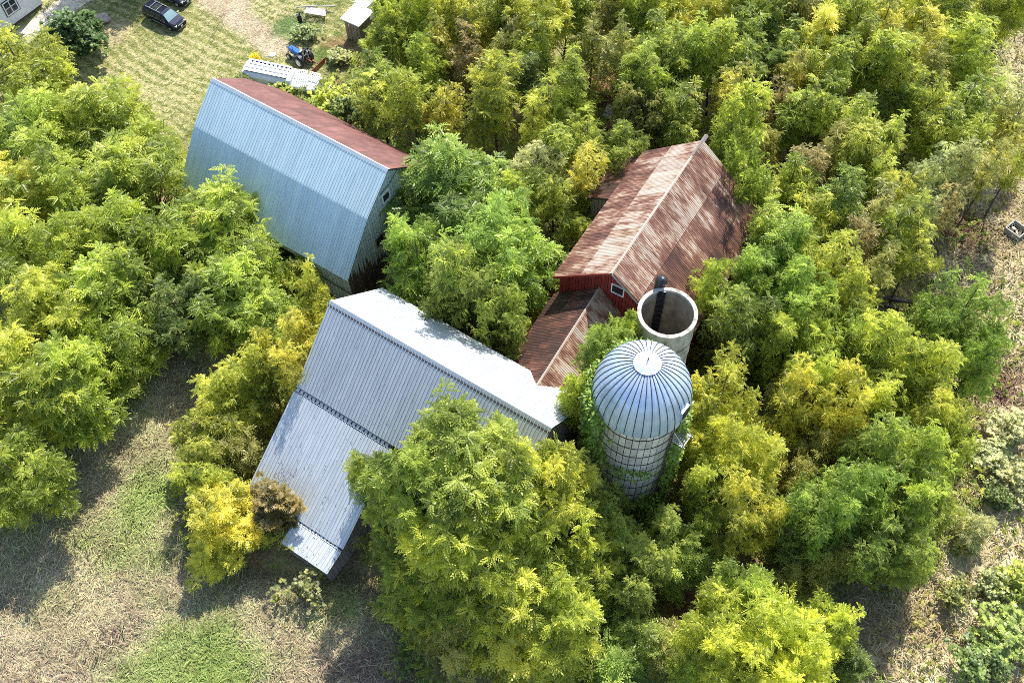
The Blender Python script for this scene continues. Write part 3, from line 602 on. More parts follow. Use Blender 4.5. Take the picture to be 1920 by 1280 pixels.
# ------------------------------------------------------------------ ground
LAWN, PATH, TRACK = DATA['lawn'], DATA['path'], DATA['track']
MEAD, STRAW = DATA['meadow'], DATA['straw']
BARN_AZ = -0.6
def ground_albedo(x, y):
    """true surface colour of the ground cover at world x, y"""
    n1 = fbm(x * .11 + 3, y * .11 + 5); n2 = fbm(x * .42 + 40, y * .42 + 7); n3 = fbm(x * 1.7, y * 1.7 + 30, 3)
    wob = (n2 - .5) * 2.2
    C = lambda c: np.array(c)[None, :] if x.ndim == 1 else np.array(c)
    litter = (1 - smooth(.4, .62, n2))[..., None] * C((.20, .155, .09)) + smooth(.4, .62, n2)[..., None] * C((.27, .235, .11))
    g = smooth(.44, .6, n1 * .6 + n3 * .4)[..., None]
    c = litter * (1 - g) + g * C((.19, .25, .06))
    # dry straw clearing on the far side
    s = smooth(-1.2, 1.2, sdist(STRAW, x, y) + wob * 1.4)[..., None]
    q = smooth(.38, .64, n2 * .6 + n3 * .4)[..., None]
    c = c * (1 - s) + s * (C((.34, .27, .15)) * (1 - q) + q * C((.56, .50, .31)))
    # meadow below the grove: straw mottled with fresh green
    s = smooth(-1.2, 1.2, sdist(MEAD, x, y) + wob)[..., None]
    gg = fbm(x * .16 + 90, y * .16 + 20) - .06
    for px, py, rad, am in DATA['green']:
        gg = gg + am * .75 * np.exp(-((x - px) ** 2 + (y - py) ** 2) / (rad * 1.25) ** 2)
    n4 = fbm(x * .75 + 3, y * .75 + 61, 4)
    gg = smooth(.42, .72, gg * .62 + n3 * .2 + n4 * .2)[..., None]
    q = smooth(.36, .62, n2 * .35 + n3 * .65)[..., None]
    wd = smooth(.5, .62, n4 * .6 + fbm(x * .2 + 9, y * .2 + 44) * .4)[..., None]      # rough brown weeds
    straw = C((.31, .25, .155)) * (1 - q) + q * C((.53, .46, .29))
    straw = straw * (1 - wd) + wd * (C((.20, .145, .11)) * (1 - q) + q * C((.37, .28, .21)))
    c = c * (1 - s) + s * (straw * (1 - gg) + gg * (C((.18, .25, .06)) * (1 - q) + q * C((.33, .39, .12))))
    # mown lawn with windrows of dry clippings
    s = smooth(-1.0, 1.0, sdist(LAWN, x, y) + wob * .6)[..., None]
    u = x * math.sin(-BARN_AZ) + y * math.cos(BARN_AZ)      # across the rows
    ph = u / 1.05 + (n1 - .5) * 3.0
    row = np.abs((ph % 1) - .5) * 2
    hay = smooth(.52, .80, row * .74 + n3 * .38 + (n1 - .5) * .7)[..., None]
    c = c * (1 - s) + s * ((C((.15, .18, .045)) * (1 - q) + q * C((.26, .265, .085))) * (1 - hay) + hay * C((.46, .42, .215)))
    s = smooth(-.8, .8, sdist(TRACK, x, y) + wob * .7)[..., None]
    c = c * (1 - s) + s * (C((.40, .325, .215)) * (1 - q) + q * C((.52, .44, .31)))
    s = smooth(-.25, .25, sdist(PATH, x, y) + wob * .25)[..., None]
    c = c * (1 - s) + s * (C((.46, .415, .36)) * (1 - q) + q * C((.60, .55, .49)))
    for px, py, rad, cc in DATA['patches']:
        s = smooth(0, 1, 1.6 - np.hypot(x - px, y - py) / rad * 1.3 + wob * .35)[..., None]
        c = c * (1 - s) + s * C(cc) * (.75 + .5 * n3[..., None])
    return np.clip(c, 0, 1)

gx = np.concatenate([[-1500, -500, -200, -110], np.arange(-76, 76.1, .5), [110, 200, 500, 1500]])
gy = np.concatenate([[-700, -200, -40], np.arange(6, 112.1, .5), [130, 180, 300, 800, 2500]])
X, Y = np.meshgrid(gx, gy)
def ground_z(x, y):
    a = (1 - smooth(-3, 3, sdist(LAWN, x, y))) * .28 + .05
    return (fbm(x * .5 + 11, y * .5 + 3, 4) - .5) * a * 1.6 - .02
core = (X > -77) & (X < 77) & (Y > 5) & (Y < 113)
Z = np.where(core, ground_z(X, Y), 0)
nxg, nyg = len(gx), len(gy)
idx = np.arange(nxg * nyg).reshape(nyg, nxg)
q = np.stack([idx[:-1, :-1], idx[:-1, 1:], idx[1:, 1:], idx[1:, :-1]], -1).reshape(-1, 4)
gc = ground_albedo(X.ravel(), Y.ravel())
M['ground'] = vcol_mat('ground_cover', fine=(3.2, 11.0))
ground = link('ground', nmesh('ground', np.stack([X.ravel(), Y.ravel(), Z.ravel()], 1), q, M['ground'], colv=gc, smooth=True))
finish(ground, kind='structure')

# grass, hay and weeds: real blades over the ground
M['blade'] = vcol_mat('grass_blade', trans=.25, rough=.8)
BUILT = DATA['footprints']
def clear_of_buildings(x, y):
    k = np.ones(x.shape, bool)
    for p in BUILT: k &= ~inside(p, x, y)
    return k
def blades(name, x, y, L, w, flat, seed, gain=(.6, 1.5), flow=.09, mixr=.7):
    """bent strips of grass laid over by the wind; L length, flat 0 upright .. 1 lying"""
    r = np.random.default_rng(seed); n = len(x)
    th = fbm(x * flow + 5, y * flow + 60, 3) * 14 + r.normal(0, 1.15, n)
    l = L * r.uniform(.6, 1.4, n); h = l * (1 - flat) * r.uniform(.5, 1.3, n); f = np.sqrt(np.maximum(l * l - h * h, .02))
    dx, dy = np.cos(th), np.sin(th); z0 = ground_z(x, y)
    V = np.zeros((n, 5, 3)); ww = w * r.uniform(.6, 1.4, n)
    for k, (a, b, tw) in enumerate(((0, 0, 1), (.5, .8, .8))):
        for s in (0, 1):
            sg = 1 if s else -1
            V[:, k * 2 + s, 0] = x + dx * f * a - dy * ww * .5 * sg * tw
            V[:, k * 2 + s, 1] = y + dy * f * a + dx * ww * .5 * sg * tw
            V[:, k * 2 + s, 2] = z0 + h * b
    V[:, 4, 0] = x + dx * f; V[:, 4, 1] = y + dy * f; V[:, 4, 2] = z0 + h * .75
    b = np.arange(n)[:, None] * 5
    T = np.concatenate([b + np.array([[0, 1, 3]]), b + np.array([[0, 3, 2]]), b + np.array([[2, 3, 4]])])
    c = ground_albedo(x + r.normal(0, mixr, n), y + r.normal(0, mixr, n)) * r.uniform(gain[0], gain[1], (n, 1)) * np.clip(1 + r.normal(0, .05, (n, 3)), .8, 1.2)
    o = link(name, nmesh(name, V.reshape(-1, 3), T, M['blade'], colv=np.repeat(c, 5, 0)))
    return o
def scatter(n, box, keep, seed):
    r = np.random.default_rng(seed); x = r.uniform(box[0], box[1], n); y = r.uniform(box[2], box[3], n); k = keep(x, y) & clear_of_buildings(x, y)
    return x[k], y[k]
mx, my = scatter(190000, (-46, 2, 14, 62), lambda x, y: sdist(MEAD, x, y) > -1.5, 1)
finish(blades('meadow_grass', mx, my, .55, .06, .66, 2), 'long windblown meadow grass, straw and green, below the grove', kind='stuff')
hx, hy = scatter(120000, (-68, -8, 70, 106), lambda x, y: (sdist(LAWN, x, y) > -.5) & (sdist(PATH, x, y) < 0), 3)
finish(blades('mown_grass', hx, hy, .34, .065, .88, 4, flow=.3, mixr=.06, gain=(.72, 1.3)), 'mown lawn grass and dry clippings in rows', kind='stuff')
sx, sy = scatter(60000, (24, 66, 14, 104), lambda x, y: sdist(STRAW, x, y) > -1.5, 5)
finish(blades('dry_grass', sx, sy, .95, .08, .7, 6), 'tall dry straw grass in the clearing beyond the wood', kind='stuff')

zx, zy = scatter(60000, (-46, 66, 14, 62), lambda x, y: ((sdist(MEAD, x, y) > -1.0) | (sdist(STRAW, x, y) > -1.0)) & (fbm(x * .75 + 3, y * .75 + 61, 4) * .6 + fbm(x * .2 + 9, y * .2 + 44) * .4 > .53), 8)
finish(blades('rough_weeds', zx, zy, 1.0, .075, .35, 9, gain=(.5, 1.5), mixr=.3), 'rough brown weeds standing in the dry grass', kind='stuff')
# ------------------------------------------------------------------ foliage
def frames(yaw, elev, roll):
    cx, sx_ = np.cos(yaw), np.sin(yaw); ce, se = np.cos(elev), np.sin(elev)
    a = np.stack([cx * ce, sx_ * ce, se], -1)
    side = np.stack([-sx_, cx, np.zeros_like(cx)], -1); up = np.cross(a, side)
    cr, sr = np.cos(roll)[:, None], np.sin(roll)[:, None]
    return a, side * cr + up * sr, up * cr - side * sr
def leaf_compound(pairs=4, wid=.24, droop=.42, w=.15):
    V = []; F = []
    zz = lambda x: -droop * x * x
    xs = [.14 + .76 * i / pairs for i in range(pairs)]
    for x in xs:
        for s in (-1, 1):
            k = len(V); L = wid * (1.0 - .5 * abs(x - .45))
            V += [(x, 0, zz(x)), (x + w * .2, s * L * .55, zz(x) - .015), (x + .20, s * L, zz(x) - .07), (x + w + .08, s * L * .4, zz(x) - .015)]
            F.append((k, k + 1, k + 2, k + 3) if s < 0 else (k, k + 3, k + 2, k + 1))
    k = len(V); V += [(.84, 0, zz(.84)), (.97, -.09, zz(.97)), (1.14, 0, zz(1.14)), (.97, .09, zz(.97))]; F.append((k, k + 1, k + 2, k + 3))
    return np.array(V), np.array(F)
def leaf_simple(wid=.5):
    V = [(0, 0, 0), (.5, -wid / 2, .06), (1.0, 0, -.08), (.5, wid / 2, .06)]
    return np.array(V), np.array([(0, 1, 2, 3)])
def leaf_spray():
    V = []; F = []
    for i, a in enumerate((-.75, -.3, .1, .5, .85)):
        k = len(V); c, s = math.cos(a), math.sin(a); w = .11; L = .75 + .25 * math.cos(a * 2)
        V += [(.05, 0, 0), (c * L * .5 + s * w, s * L * .5 - c * w, .05), (c * L, s * L, -.1), (c * L * .5 - s * w, s * L * .5 + c * w, .05)]; F.append((k, k + 1, k + 2, k + 3))
    return np.array(V), np.array(F)
def place_leaves(tpl, P, yaw, elev, roll, size, tint):
    V, F = tpl; a, s, u = frames(yaw, elev, roll)
    W = P[:, None, :] + size[:, None, None] * (V[None, :, 0, None] * a[:, None] + V[None, :, 1, None] * s[:, None] + V[None, :, 2, None] * u[:, None])
    n, m = len(P), len(V); Q = (np.arange(n)[:, None, None] * m + F[None]).reshape(-1, F.shape[1])
    return W.reshape(-1, 3), Q, np.repeat(tint, m)
def make_tree(name, seed, H, Rr, z0, nl, nt, lpt, leaf, tpl, mat, lobe=.4, egg=1.0, fork=None, shell=.62, cone=0.0, tr=None, bark=None, bare=0, loose=.55, nlead=5):
    """returns (trunk mesh, crown mesh): lobes hung on limbs, tufts of leaves on the lobes"""
    r = np.random.default_rng(seed); zc = (z0 + H) / 2; hz = (H - z0) / 2
    L = []; lead = []
    for i in range(nlead):
        ang = i * 2.39996 + r.uniform(-.6, .6); o = 0 if i == 0 else Rr * r.uniform(.35, .68)
        ht = H if i == 0 else z0 + (H - z0) * r.uniform(.66, .98); zb_ = z0 + (H - z0) * r.uniform(0, .22)
        lead.append((o * math.cos(ang), o * math.sin(ang), zb_, ht, Rr * (r.uniform(.42, .62) if nlead > 1 else 1.0)))
    for i in range(nl):
        lx, ly, zb_, ht, lr = lead[i % nlead]; t = r.uniform(.08, .96); ang = i * 2.39996 + r.uniform(-.5, .5)
        rr = lr * math.sqrt(max(0, 1 - (2 * t - 1) ** 2)) * (1.15 - .6 * t) * r.uniform(.4, 1.15)
        L.append((lx + rr * math.cos(ang), ly + rr * math.sin(ang), zb_ + (ht - zb_) * t, Rr * lobe * r.uniform(.7, 1.25)))
    L.append((0, 0, H - Rr * lobe, Rr * lobe * .8))
    L = np.array(L); pw = L[:, 3] ** 2; pw = pw / pw.sum()
    li = r.choice(len(L), nt, p=pw); d = r.normal(size=(nt, 3)); d[:, 2] = np.where(d[:, 2] < -.5, -d[:, 2] * .6, d[:, 2]); d /= np.linalg.norm(d, axis=1, keepdims=True)
    T = L[li, :3] + d * L[li, 3:4] * (r.random((nt, 1)) ** .4) * np.where(r.random((nt, 1)) < .3, r.uniform(1.1, 1.9, (nt, 1)), 1.0)
    free = r.random(nt) < loose                                       # the rest of the twigs fill the crown between the limbs
    g = r.normal(size=(nt, 3)); g /= np.linalg.norm(g, axis=1, keepdims=True); rad = r.random((nt, 1)) ** .42
    la = np.array(lead); pl_ = la[:, 4] ** 2 * (la[:, 3] - la[:, 2]); lk = la[r.choice(nlead, nt, p=pl_ / pl_.sum())]
    zz = g[:, 2] * rad[:, 0]; tap = (1.08 - .32 * (zz + 1) / 2)
    F_ = np.stack([lk[:, 0] + g[:, 0] * rad[:, 0] * lk[:, 4] * tap, lk[:, 1] + g[:, 1] * rad[:, 0] * lk[:, 4] * tap, (lk[:, 2] + lk[:, 3]) / 2 + zz * (lk[:, 3] - lk[:, 2]) / 2], 1)
    T = np.where(free[:, None], F_, T); d = np.where(free[:, None], g, d)
    ttint = np.clip(.5 + r.normal(0, .16, nt) + (r.random(len(L))[li] - .5) * .75, 0, 1)
    k = lpt; yaw = np.repeat(r.uniform(0, 6.28, nt), k) + np.tile(np.arange(k) * 6.2832 / k, nt) + r.normal(0, .28, nt * k)
    elev = r.normal(.22, .3, nt * k); P = np.repeat(T, k, 0) + r.normal(0, .05, (nt * k, 3))
    out = np.repeat(d, k, 0); yo = np.arctan2(out[:, 1], out[:, 0]); dy = (yo - yaw + np.pi) % (2 * np.pi) - np.pi; yaw = yaw + dy * .22
    size = leaf * r.uniform(.7, 1.25, nt * k)
    W, Q, tt = place_leaves(tpl, P, yaw, elev, r.normal(0, .35, nt * k), size, np.clip(np.repeat(ttint, k) + r.normal(0, .17, nt * k), 0, 1))
    crown = nmesh(name + '_crown', W, Q, mat, tint=tt)
    mb = MB(); tr = tr or H * .013 + .03; bend = r.normal(0, H * .015, 2)
    top = Vector((L[-1][0], L[-1][1], H - .5))
    pts = [Vector((0, 0, -.3)), Vector((bend[0], bend[1], H * .25)), Vector((bend[0] * 1.3, bend[1] * 1.3, H * .5)), Vector((top.x * .6, top.y * .6, H * .75)), top]
    mb.tube(pts, [tr * 1.25, tr, tr * .75, tr * .45, tr * .12], 6)
    for x, y, z, rr in L[:-1]:
        zb = min(H * .9, max(z0 * .55, z - abs(math.hypot(x, y)) * .9 - .2 * min(hz, 3))); t = zb / H
        a = pts[1].lerp(pts[2], min(1, max(0, (t - .25) / .25))) if t < .5 else pts[2].lerp(pts[3], min(1, (t - .5) / .25))
        a = Vector((a.x, a.y, zb)); b = Vector((x, y, z)); m_ = a.lerp(b, .55) + Vector((0, 0, .12 * (b - a).length))
        mb.tube([a, m_, b], [tr * .42, tr * .26, tr * .1], 4, False)
        for j in range(bare or 2):
            e = b + Vector(r.normal(size=3)) * rr * .6
            mb.tube([b, e], [tr * .1, tr * .04], 3, False)
    trunk = mb.mesh(name + '_trunk', bark or M['bark'], smooth=True)
    return trunk, crown, H, Rr
LC, LS, LP = leaf_compound(), leaf_simple(), leaf_spray()
LC3 = leaf_compound(3, .28, .5, .2)
KIND = {}
KIND['A'] = [make_tree('walnut', 10 + i, 12, 5.0, 1.6, 30, 450, 7, .86, LC, M['leaf'], lobe=.20, nlead=8) for i in range(6)]
KIND['B'] = [make_tree('sapling', 30 + i, 13, 2.9, 3.2, 16, 205, 7, .78, LC, M['leaf'], lobe=.24, nlead=4, loose=.65, tr=.14) for i in range(7)]
KIND['S'] = [make_tree('sparse', 50 + i, 13, 2.9, 3.6, 14, 112, 7, .72, LC, M['leaf'], lobe=.26, bare=3, nlead=4, loose=.65, tr=.13) for i in range(7)]
KIND['C'] = [make_tree('thicket', 70 + i, 7, 2.8, .4, 16, 215, 7, .64, LC3, M['leaf'], lobe=.26, nlead=6) for i in range(4)]
KIND['W'] = [make_tree('tall_walnut', 130 + i, 20, 5.6, 9.0, 30, 620, 8, .95, LC, M['leaf'], lobe=.20, nlead=8, tr=.3) for i in range(3)]
KIND['L'] = [make_tree('locust', 80 + i, 7, 2.8, .6, 18, 340, 8, .50, LC3, M['leaf'], lobe=.25, nlead=6) for i in range(2)]
KIND['D'] = [make_tree('shrub', 90 + i, 3, 2.2, .1, 14, 230, 6, .30, LP, M['leafbroad'], lobe=.30, tr=.05, nlead=6) for i in range(3)]
KIND['E'] = [make_tree('maple', 100, 5, 2.7, .2, 26, 640, 6, .42, LP, M['leafbroad'], lobe=.22, tr=.16, nlead=1, loose=.5)]
KIND['J'] = [make_tree('cedar', 110, 6, 2.1, .4, 12, 420, 7, .40, LP, M['leaf'], lobe=.36, bark=M['barkpale'], nlead=3)]
KIND['G'] = [make_tree('dying', 120, 3.2, 2.4, .5, 12, 120, 5, .30, LP, M['leaf'], lobe=.3, bark=M['barkpale'], bare=7, tr=.07, nlead=4)]
NAME = {'A': 'walnut_tree', 'W': 'tall_walnut_tree', 'B': 'young_tree', 'S': 'sparse_tree', 'C': 'bushy_tree', 'L': 'locust_tree', 'D': 'shrub', 'E': 'round_bush', 'J': 'cedar_tree', 'G': 'bare_shrub'}
CAT = {'A': 'tree', 'W': 'tree', 'B': 'tree', 'S': 'tree', 'C': 'tree', 'L': 'tree', 'D': 'shrub', 'E': 'bush', 'J': 'tree', 'G': 'shrub'}
COLR = {'lg': (.36, .42, .075), 'yg': (.42, .455, .08), 'gy': (.54, .53, .10), 'go': (.56, .545, .10), 'by': (.62, .60, .10), 'by2': (.50, .54, .085), 'bg': (.31, .40, .085), 'dl': (.30, .36, .08),
        'dg': (.20, .265, .07), 'ol': (.36, .36, .10), 'or': (.52, .48, .11), 'br': (.40, .34, .15), 'pl': (.48, .50, .22), 'ev': (.115, .19, .06), 'ce': (.32, .27, .11), 'gr': (.80, .64, .05)}
rt = random.Random(5)
for i, (x, y, rad, H, typ, cc, label) in enumerate(TREES):
    tk, ck, H0, R0 = KIND[typ][i % len(KIND[typ])]
    t = empty(NAME[typ], (x, y, 0), rt.uniform(0, 6.28), label, CAT[typ], DATA['groups'][typ])
    s = rad / R0 * 1.1; c = COLR[cc]; j = 1.1 + rt.uniform(-.12, .12); g_ = rt.uniform(-.05, .05)
    t.scale = (s, s, H / H0)
    link('trunk', tk, t)
    link('crown', ck, t, (c[0] * j * (1 + g_), c[1] * j, c[2] * j))

# undergrowth and leaf litter below the trees
ux, uy = scatter(30000, (-66, 66, 14, 106), lambda x, y: (sdist(LAWN, x, y) < -.5) & (sdist(MEAD, x, y) < 1.0) & (fbm(x * .3, y * .3 + 70) > .40), 11)
ru = np.random.default_rng(12); n = len(ux); k = 3
P = np.stack([ux, uy, ground_z(ux, uy) + ru.uniform(.05, .7, n)], 1); P = np.repeat(P, k, 0) + ru.normal(0, .12, (n * k, 3))
W, Q, tt = place_leaves(LP, P, ru.uniform(0, 6.28, n * k), ru.normal(.2, .5, n * k), ru.normal(0, .4, n * k), ru.uniform(.2, .5, n * k), ru.random(n * k))
uc = np.array([(.17, .25, .045), (.28, .31, .06), (.34, .27, .12), (.40, .37, .11)])[np.clip((fbm(P[:, 0] * .25 + 8, P[:, 1] * .25) * 1.5 + ru.normal(0, .13, n * k) - .25) * 4, 0, 3).astype(int)] * ru.uniform(.7, 1.35, (n * k, 1))
wx, wy = scatter(5200, (-66, 66, 14, 104), lambda x, y: (sdist(LAWN, x, y) < -1.5) & (sdist(MEAD, x, y) < -1.5) & (sdist(STRAW, x, y) < 1.0) & (fbm(x * .22 + 33, y * .22 + 7) > .36), 15)
nw = len(wx); k2 = 7; P2 = np.stack([wx, wy, ru.uniform(.6, 3.2, nw)], 1); P2 = np.repeat(P2, k2, 0) + ru.normal(0, .08, (nw * k2, 3))
W2, Q2, tt2 = place_leaves(LC3, P2, np.repeat(ru.uniform(0, 6.28, nw), k2) + np.tile(np.arange(k2) * 6.2832 / k2, nw), ru.normal(.2, .3, nw * k2), ru.normal(0, .4, nw * k2), ru.uniform(.45, .85, nw * k2), np.clip(np.repeat(ru.normal(.5, .2, nw), k2) + ru.normal(0, .15, nw * k2), 0, 1))
finish(link('seedlings', nmesh('seedlings', W2, Q2, M['leaf'], tint=tt2), None, (.38, .42, .06)), 'mass of yellow-green seedlings filling the gaps in the wood', kind='stuff')
finish(link('undergrowth', nmesh('undergrowth', W, Q, M['blade'], colv=np.repeat(uc, len(LP[0]), 0))), 'tangled weeds and seedlings on the floor of the wood', kind='stuff')

# ------------------------------------------------------------------ buildings
def basis(o, x, y):
    x = Vector(x).normalized(); y = Vector(y).normalized(); z = x.cross(y)
    m = Matrix((( x.x, y.x, z.x, o[0]), (x.y, y.y, z.y, o[1]), (x.z, y.z, z.z, o[2]), (0, 0, 0, 1)))
    return m
SHEETS = {}
def sheet_mesh(w, L, mat, kind):
    key = (round(w, 3), round(L, 3), mat.name, kind)
    if key in SHEETS: return SHEETS[key]
    g = .006; P = []
    if kind == 'ribs':                       # flat pan with raised ribs
        nr = 3; pitch = w / nr
        for i in range(nr):
            x = pitch * (i + .5); P += [(x - .055, 0), (x - .025, .042), (x + .025, .042), (x + .055, 0)]
        P = [(g, 0)] + P + [(w - g, 0)]
    else:                                    # corrugations
        n = max(3, round(w / .2)); 
        for i in range(n * 2 + 1): P.append((g + (w - 2 * g) * i / (2 * n), .035 if i % 2 else 0.0))
    k = len(P); V = []; F = []
    for y in (0, L):
        V += [(x, y, z + .012) for x, z in P] + [(x, y, z) for x, z in P]
    for i in range(k - 1):
        F += [(i, i + 1, 2 * k + i + 1, 2 * k + i), (k + i, 3 * k + i, 3 * k + i + 1, k + i + 1)]
        F += [(i, k + i, k + i + 1, i + 1), (2 * k + i, 2 * k + i + 1, 3 * k + i + 1, 3 * k + i)]
    F += [(0, 2 * k, 3 * k, k), (k - 1, 2 * k - 1, 4 * k - 1, 3 * k - 1)]
    mb = MB(); mb.add(V, F); SHEETS[key] = mb.mesh('roof_sheet', mat); return SHEETS[key]
rs = random.Random(3)
def slope(parent, x0, x1, top, run, drop, side, sheet_w, mats, courses=(1.0,), kind='ribs', color=None, lift=.05, name='roof_sheet', lap=.0):
    """sheets of one roof slope. top=(y,z) at its upper edge; side +1 falls to +y. courses are fractions of the slope length"""
    S = math.hypot(run, drop); c, s = run / S, drop / S; n = max(1, round((x1 - x0) / sheet_w)); w = (x1 - x0) / n
    xd = (1, 0, 0) if side > 0 else (-1, 0, 0); sd = (0, side * c, -s); up = Vector((0, side * s, c)); off = 0.0
    for ci, fr in enumerate(courses):
        for i in range(n):
            me = sheet_mesh(w, S * fr + (lap if ci < len(courses) - 1 else 0), mats, kind)
            xx = x0 + i * w if side > 0 else x1 - i * w
            o = Vector((xx, top[0], top[1])) + Vector(sd) * (off + rs.uniform(0, .02)) + up * (lift + .028 * (len(courses) - 1 - ci) + rs.uniform(0, .008))
            ob = link(name, me, parent, color(ci, i, n) if color else (1, 1, 1))
            ob.matrix_local = basis(o, xd, sd)
        off += S * fr
def roof_deck(parent, prof, x0, x1, name='roof', mat=None, th=.12):
    """slab under the sheets; prof is the list of (y,z) along the top"""
    mb = MB(); low = [(y, z - th) for y, z in prof]
    mb.prism(list(prof) + low[::-1], x0, x1); return mb.build(name, mat or M['deck'], parent)
def boards(parent, mat, a, b, zfun, zb, w=.3, th=.05, name='wall_board', axis='y', at_=0.0, out=1, jitter=.03, dark=(.75, 1.15)):
    """vertical boards on a wall lying along axis from a to b, at coordinate at_; zfun gives the top"""
    n = max(1, round((b - a) / w)); w = (b - a) / n
    for i in range(n):
        c = a + (i + .5) * w; zt = min(zfun(c - w / 2), zfun(c + w / 2)); z0 = zb + rs.uniform(0, jitter * 4)
        if zt - z0 < .15: continue
        t = at_ + out * rs.uniform(.01, .025); d = (th, w - .045, zt - z0) if axis == 'y' else (w - .045, th, zt - z0)
        p = (t, c, (zt + z0) / 2) if axis == 'y' else (c, t, (zt + z0) / 2)
        k = rs.uniform(*dark); MB().box(p, d).build(name, mat, parent, color=(k, k, k))
def cable(name, pts, r, parent): return MB().tube(pts, r, 5).build(name, M['wire'], parent)
def window(parent, axis, at_, c, w, h, out, frame_mat, rows=1, cols=1, name='window', fw=.09, pane='glass'):
    """frame with one pane per light; axis 'x': wall faces +-x (c=(y,z)), axis 'y': wall faces +-y (c=(x,z))"""
    mb = MB(); P = lambda u, v, d: (at_ + out * d, u, v) if axis == 'x' else (u, at_ + out * d, v); D = lambda du, dv, dd: (dd, du, dv) if axis == 'x' else (du, dd, dv)
    u, v = c
    for s in (-1, 1):
        mb.box(P(u + s * (w / 2 - fw / 2), v, .05), D(fw, h, .1)); mb.box(P(u, v + s * (h / 2 - fw / 2), .05), D(w - 2 * fw, fw, .1))
    iw, ih = w - 2 * fw, h - 2 * fw
    for i in range(1, cols): mb.box(P(u - iw / 2 + iw * i / cols, v, .045), D(fw * .7, ih, .07))
    for j in range(1, rows):
        for i in range(cols): mb.box(P(u - iw / 2 + iw * (i + .5) / cols, v - ih / 2 + ih * j / rows, .04), D(iw / cols - fw * .7, fw * .6, .06))
    f = mb.build(name, frame_mat, parent)
    for i in range(cols):
        for j in range(rows):
            MB().box(P(u - iw / 2 + iw * (i + .5) / cols, v - ih / 2 + ih * (j + .5) / rows, .02), D(iw / cols - .01, ih / rows - .01, .015)).build('pane', M[pane], f)
    return f

# peeling paint on the gable boards: bare wood low down on the near corner
def peel_mat():
    m, t, b, out = nodes('peeling_painted_board')
    v = coords(t, (1, 1, 1), rand=False); sp = t.nodes.new('ShaderNodeSeparateXYZ'); t.links.new(v, sp.inputs[0])
    v2 = coords(t, (1.2, 3.2, .16), rand=False); n = noise(t, v2, 1.0, 5, .65)
    z = t.nodes.new('ShaderNodeMapRange'); z.inputs[1].default_value = 1.0; z.inputs[2].default_value = 7.2; z.inputs[3].default_value = .36; z.inputs[4].default_value = -.34; t.links.new(sp.outputs[2], z.inputs[0])
    y = t.nodes.new('ShaderNodeMapRange'); y.inputs[1].default_value = -8; y.inputs[2].default_value = 3; y.inputs[3].default_value = .2; y.inputs[4].default_value = -.22; t.links.new(sp.outputs[1], y.inputs[0])
    a = t.nodes.new('ShaderNodeMath'); a.operation = 'ADD'; t.links.new(n, a.inputs[0]); t.links.new(z.outputs[0], a.inputs[1])
    a2 = t.nodes.new('ShaderNodeMath'); a2.operation = 'ADD'; t.links.new(a.outputs[0], a2.inputs[0]); t.links.new(y.outputs[0], a2.inputs[1])
    n3 = noise(t, coords(t, (6, 6, .5)), 2, 4)
    paint = ramp(t, n3, [(.3, (.42, .52, .56)), (.7, (.54, .64, .67))]); bare = ramp(t, n3, [(.3, (.06, .04, .035)), (.7, (.17, .13, .11))])
    k = ramp(t, a2.outputs[0], [(.53, (0, 0, 0)), (.60, (1, 1, 1))]); c = mixc(t, k, paint, bare)
    oi = t.nodes.new('ShaderNodeObjectInfo'); c = mixc(t, 1.0, c, oi.outputs['Color'], 'MULTIPLY')
    t.links.new(c, b.inputs['Base Color']); b.inputs['Roughness'].default_value = .75; return m
M['peel'] = peel_mat()

# --- gambrel barn
gb = empty('gambrel_barn', (-18.81, 64.52, 0), -0.6, 'big gambrel barn with blue-grey metal roof and red far slope', 'barn')
hl = 10.17; w1, d1, w2, d2, zr = 3.57, 2.95, 7.52, 7.74, 13.0
prof = [(-w2, zr - d2), (-w1, zr - d1), (0, zr), (w1, zr - d1), (w2, zr - d2)]
rd = roof_deck(gb, prof, -hl, hl)
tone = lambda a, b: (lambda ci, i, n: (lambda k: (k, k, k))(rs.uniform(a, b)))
slope(rd, -hl - .05, hl + .05, (0, zr), w1, d1, -1, .9, M['galv_barn'], color=tone(.96, 1.04))
slope(rd, -hl - .05, hl + .05, (-w1, zr - d1), w2 - w1, d2 - d1, -1, .9, M['galv_barn'], color=tone(.95, 1.05))
slope(rd, -hl - .05, hl + .05, (0, zr), w1, d1, 1, .9, M['redroof'], (.5, .5), 'corr', color=tone(.8, 1.15))
slope(rd, -hl - .05, hl + .05, (w1, zr - d1), w2 - w1, d2 - d1, 1, .9, M['redroof'], kind='corr', color=tone(.8, 1.15))
MB().prism([(-.24, zr - .06), (0, zr + .14), (.2, zr - .01), (.18, zr - .04), (0, zr + .10), (-.22, zr - .1)], -hl - .06, hl + .06).build('ridge_cap', M['galv'], gb)
MB().prism([(-w1 - .12, zr - d1 - .02), (-w1 + .06, zr - d1 + .15), (-w1 + .06, zr - d1 + .12), (-w1 - .1, zr - d1 - .05)], -hl - .06, hl + .06).build('curb_flashing', M['galv_barn'], gb)
def gam(y, inset=.16):
    y = abs(y); return (zr - d1 * y / w1 if y < w1 else zr - d1 - (d2 - d1) * (y - w1) / (w2 - w1)) - inset
wl = MB().prism([(-7.1, 0), (-7.1, gam(7.1, .2)), (-w1, gam(w1, .2)), (0, gam(0, .2)), (w1, gam(w1, .2)), (7.1, gam(7.1, .2)), (7.1, 0)], -hl + .3, hl - .3).build('wall', M['deck'], gb)
boards(wl, M['peel'], -7.12, 7.12, gam, .1, .3, .05, at_=hl - .28, out=1, dark=(.86, 1.1))
boards(wl, M['peel'], -7.12, 7.12, gam, .1, .6, .05, at_=-hl + .28, out=-1)
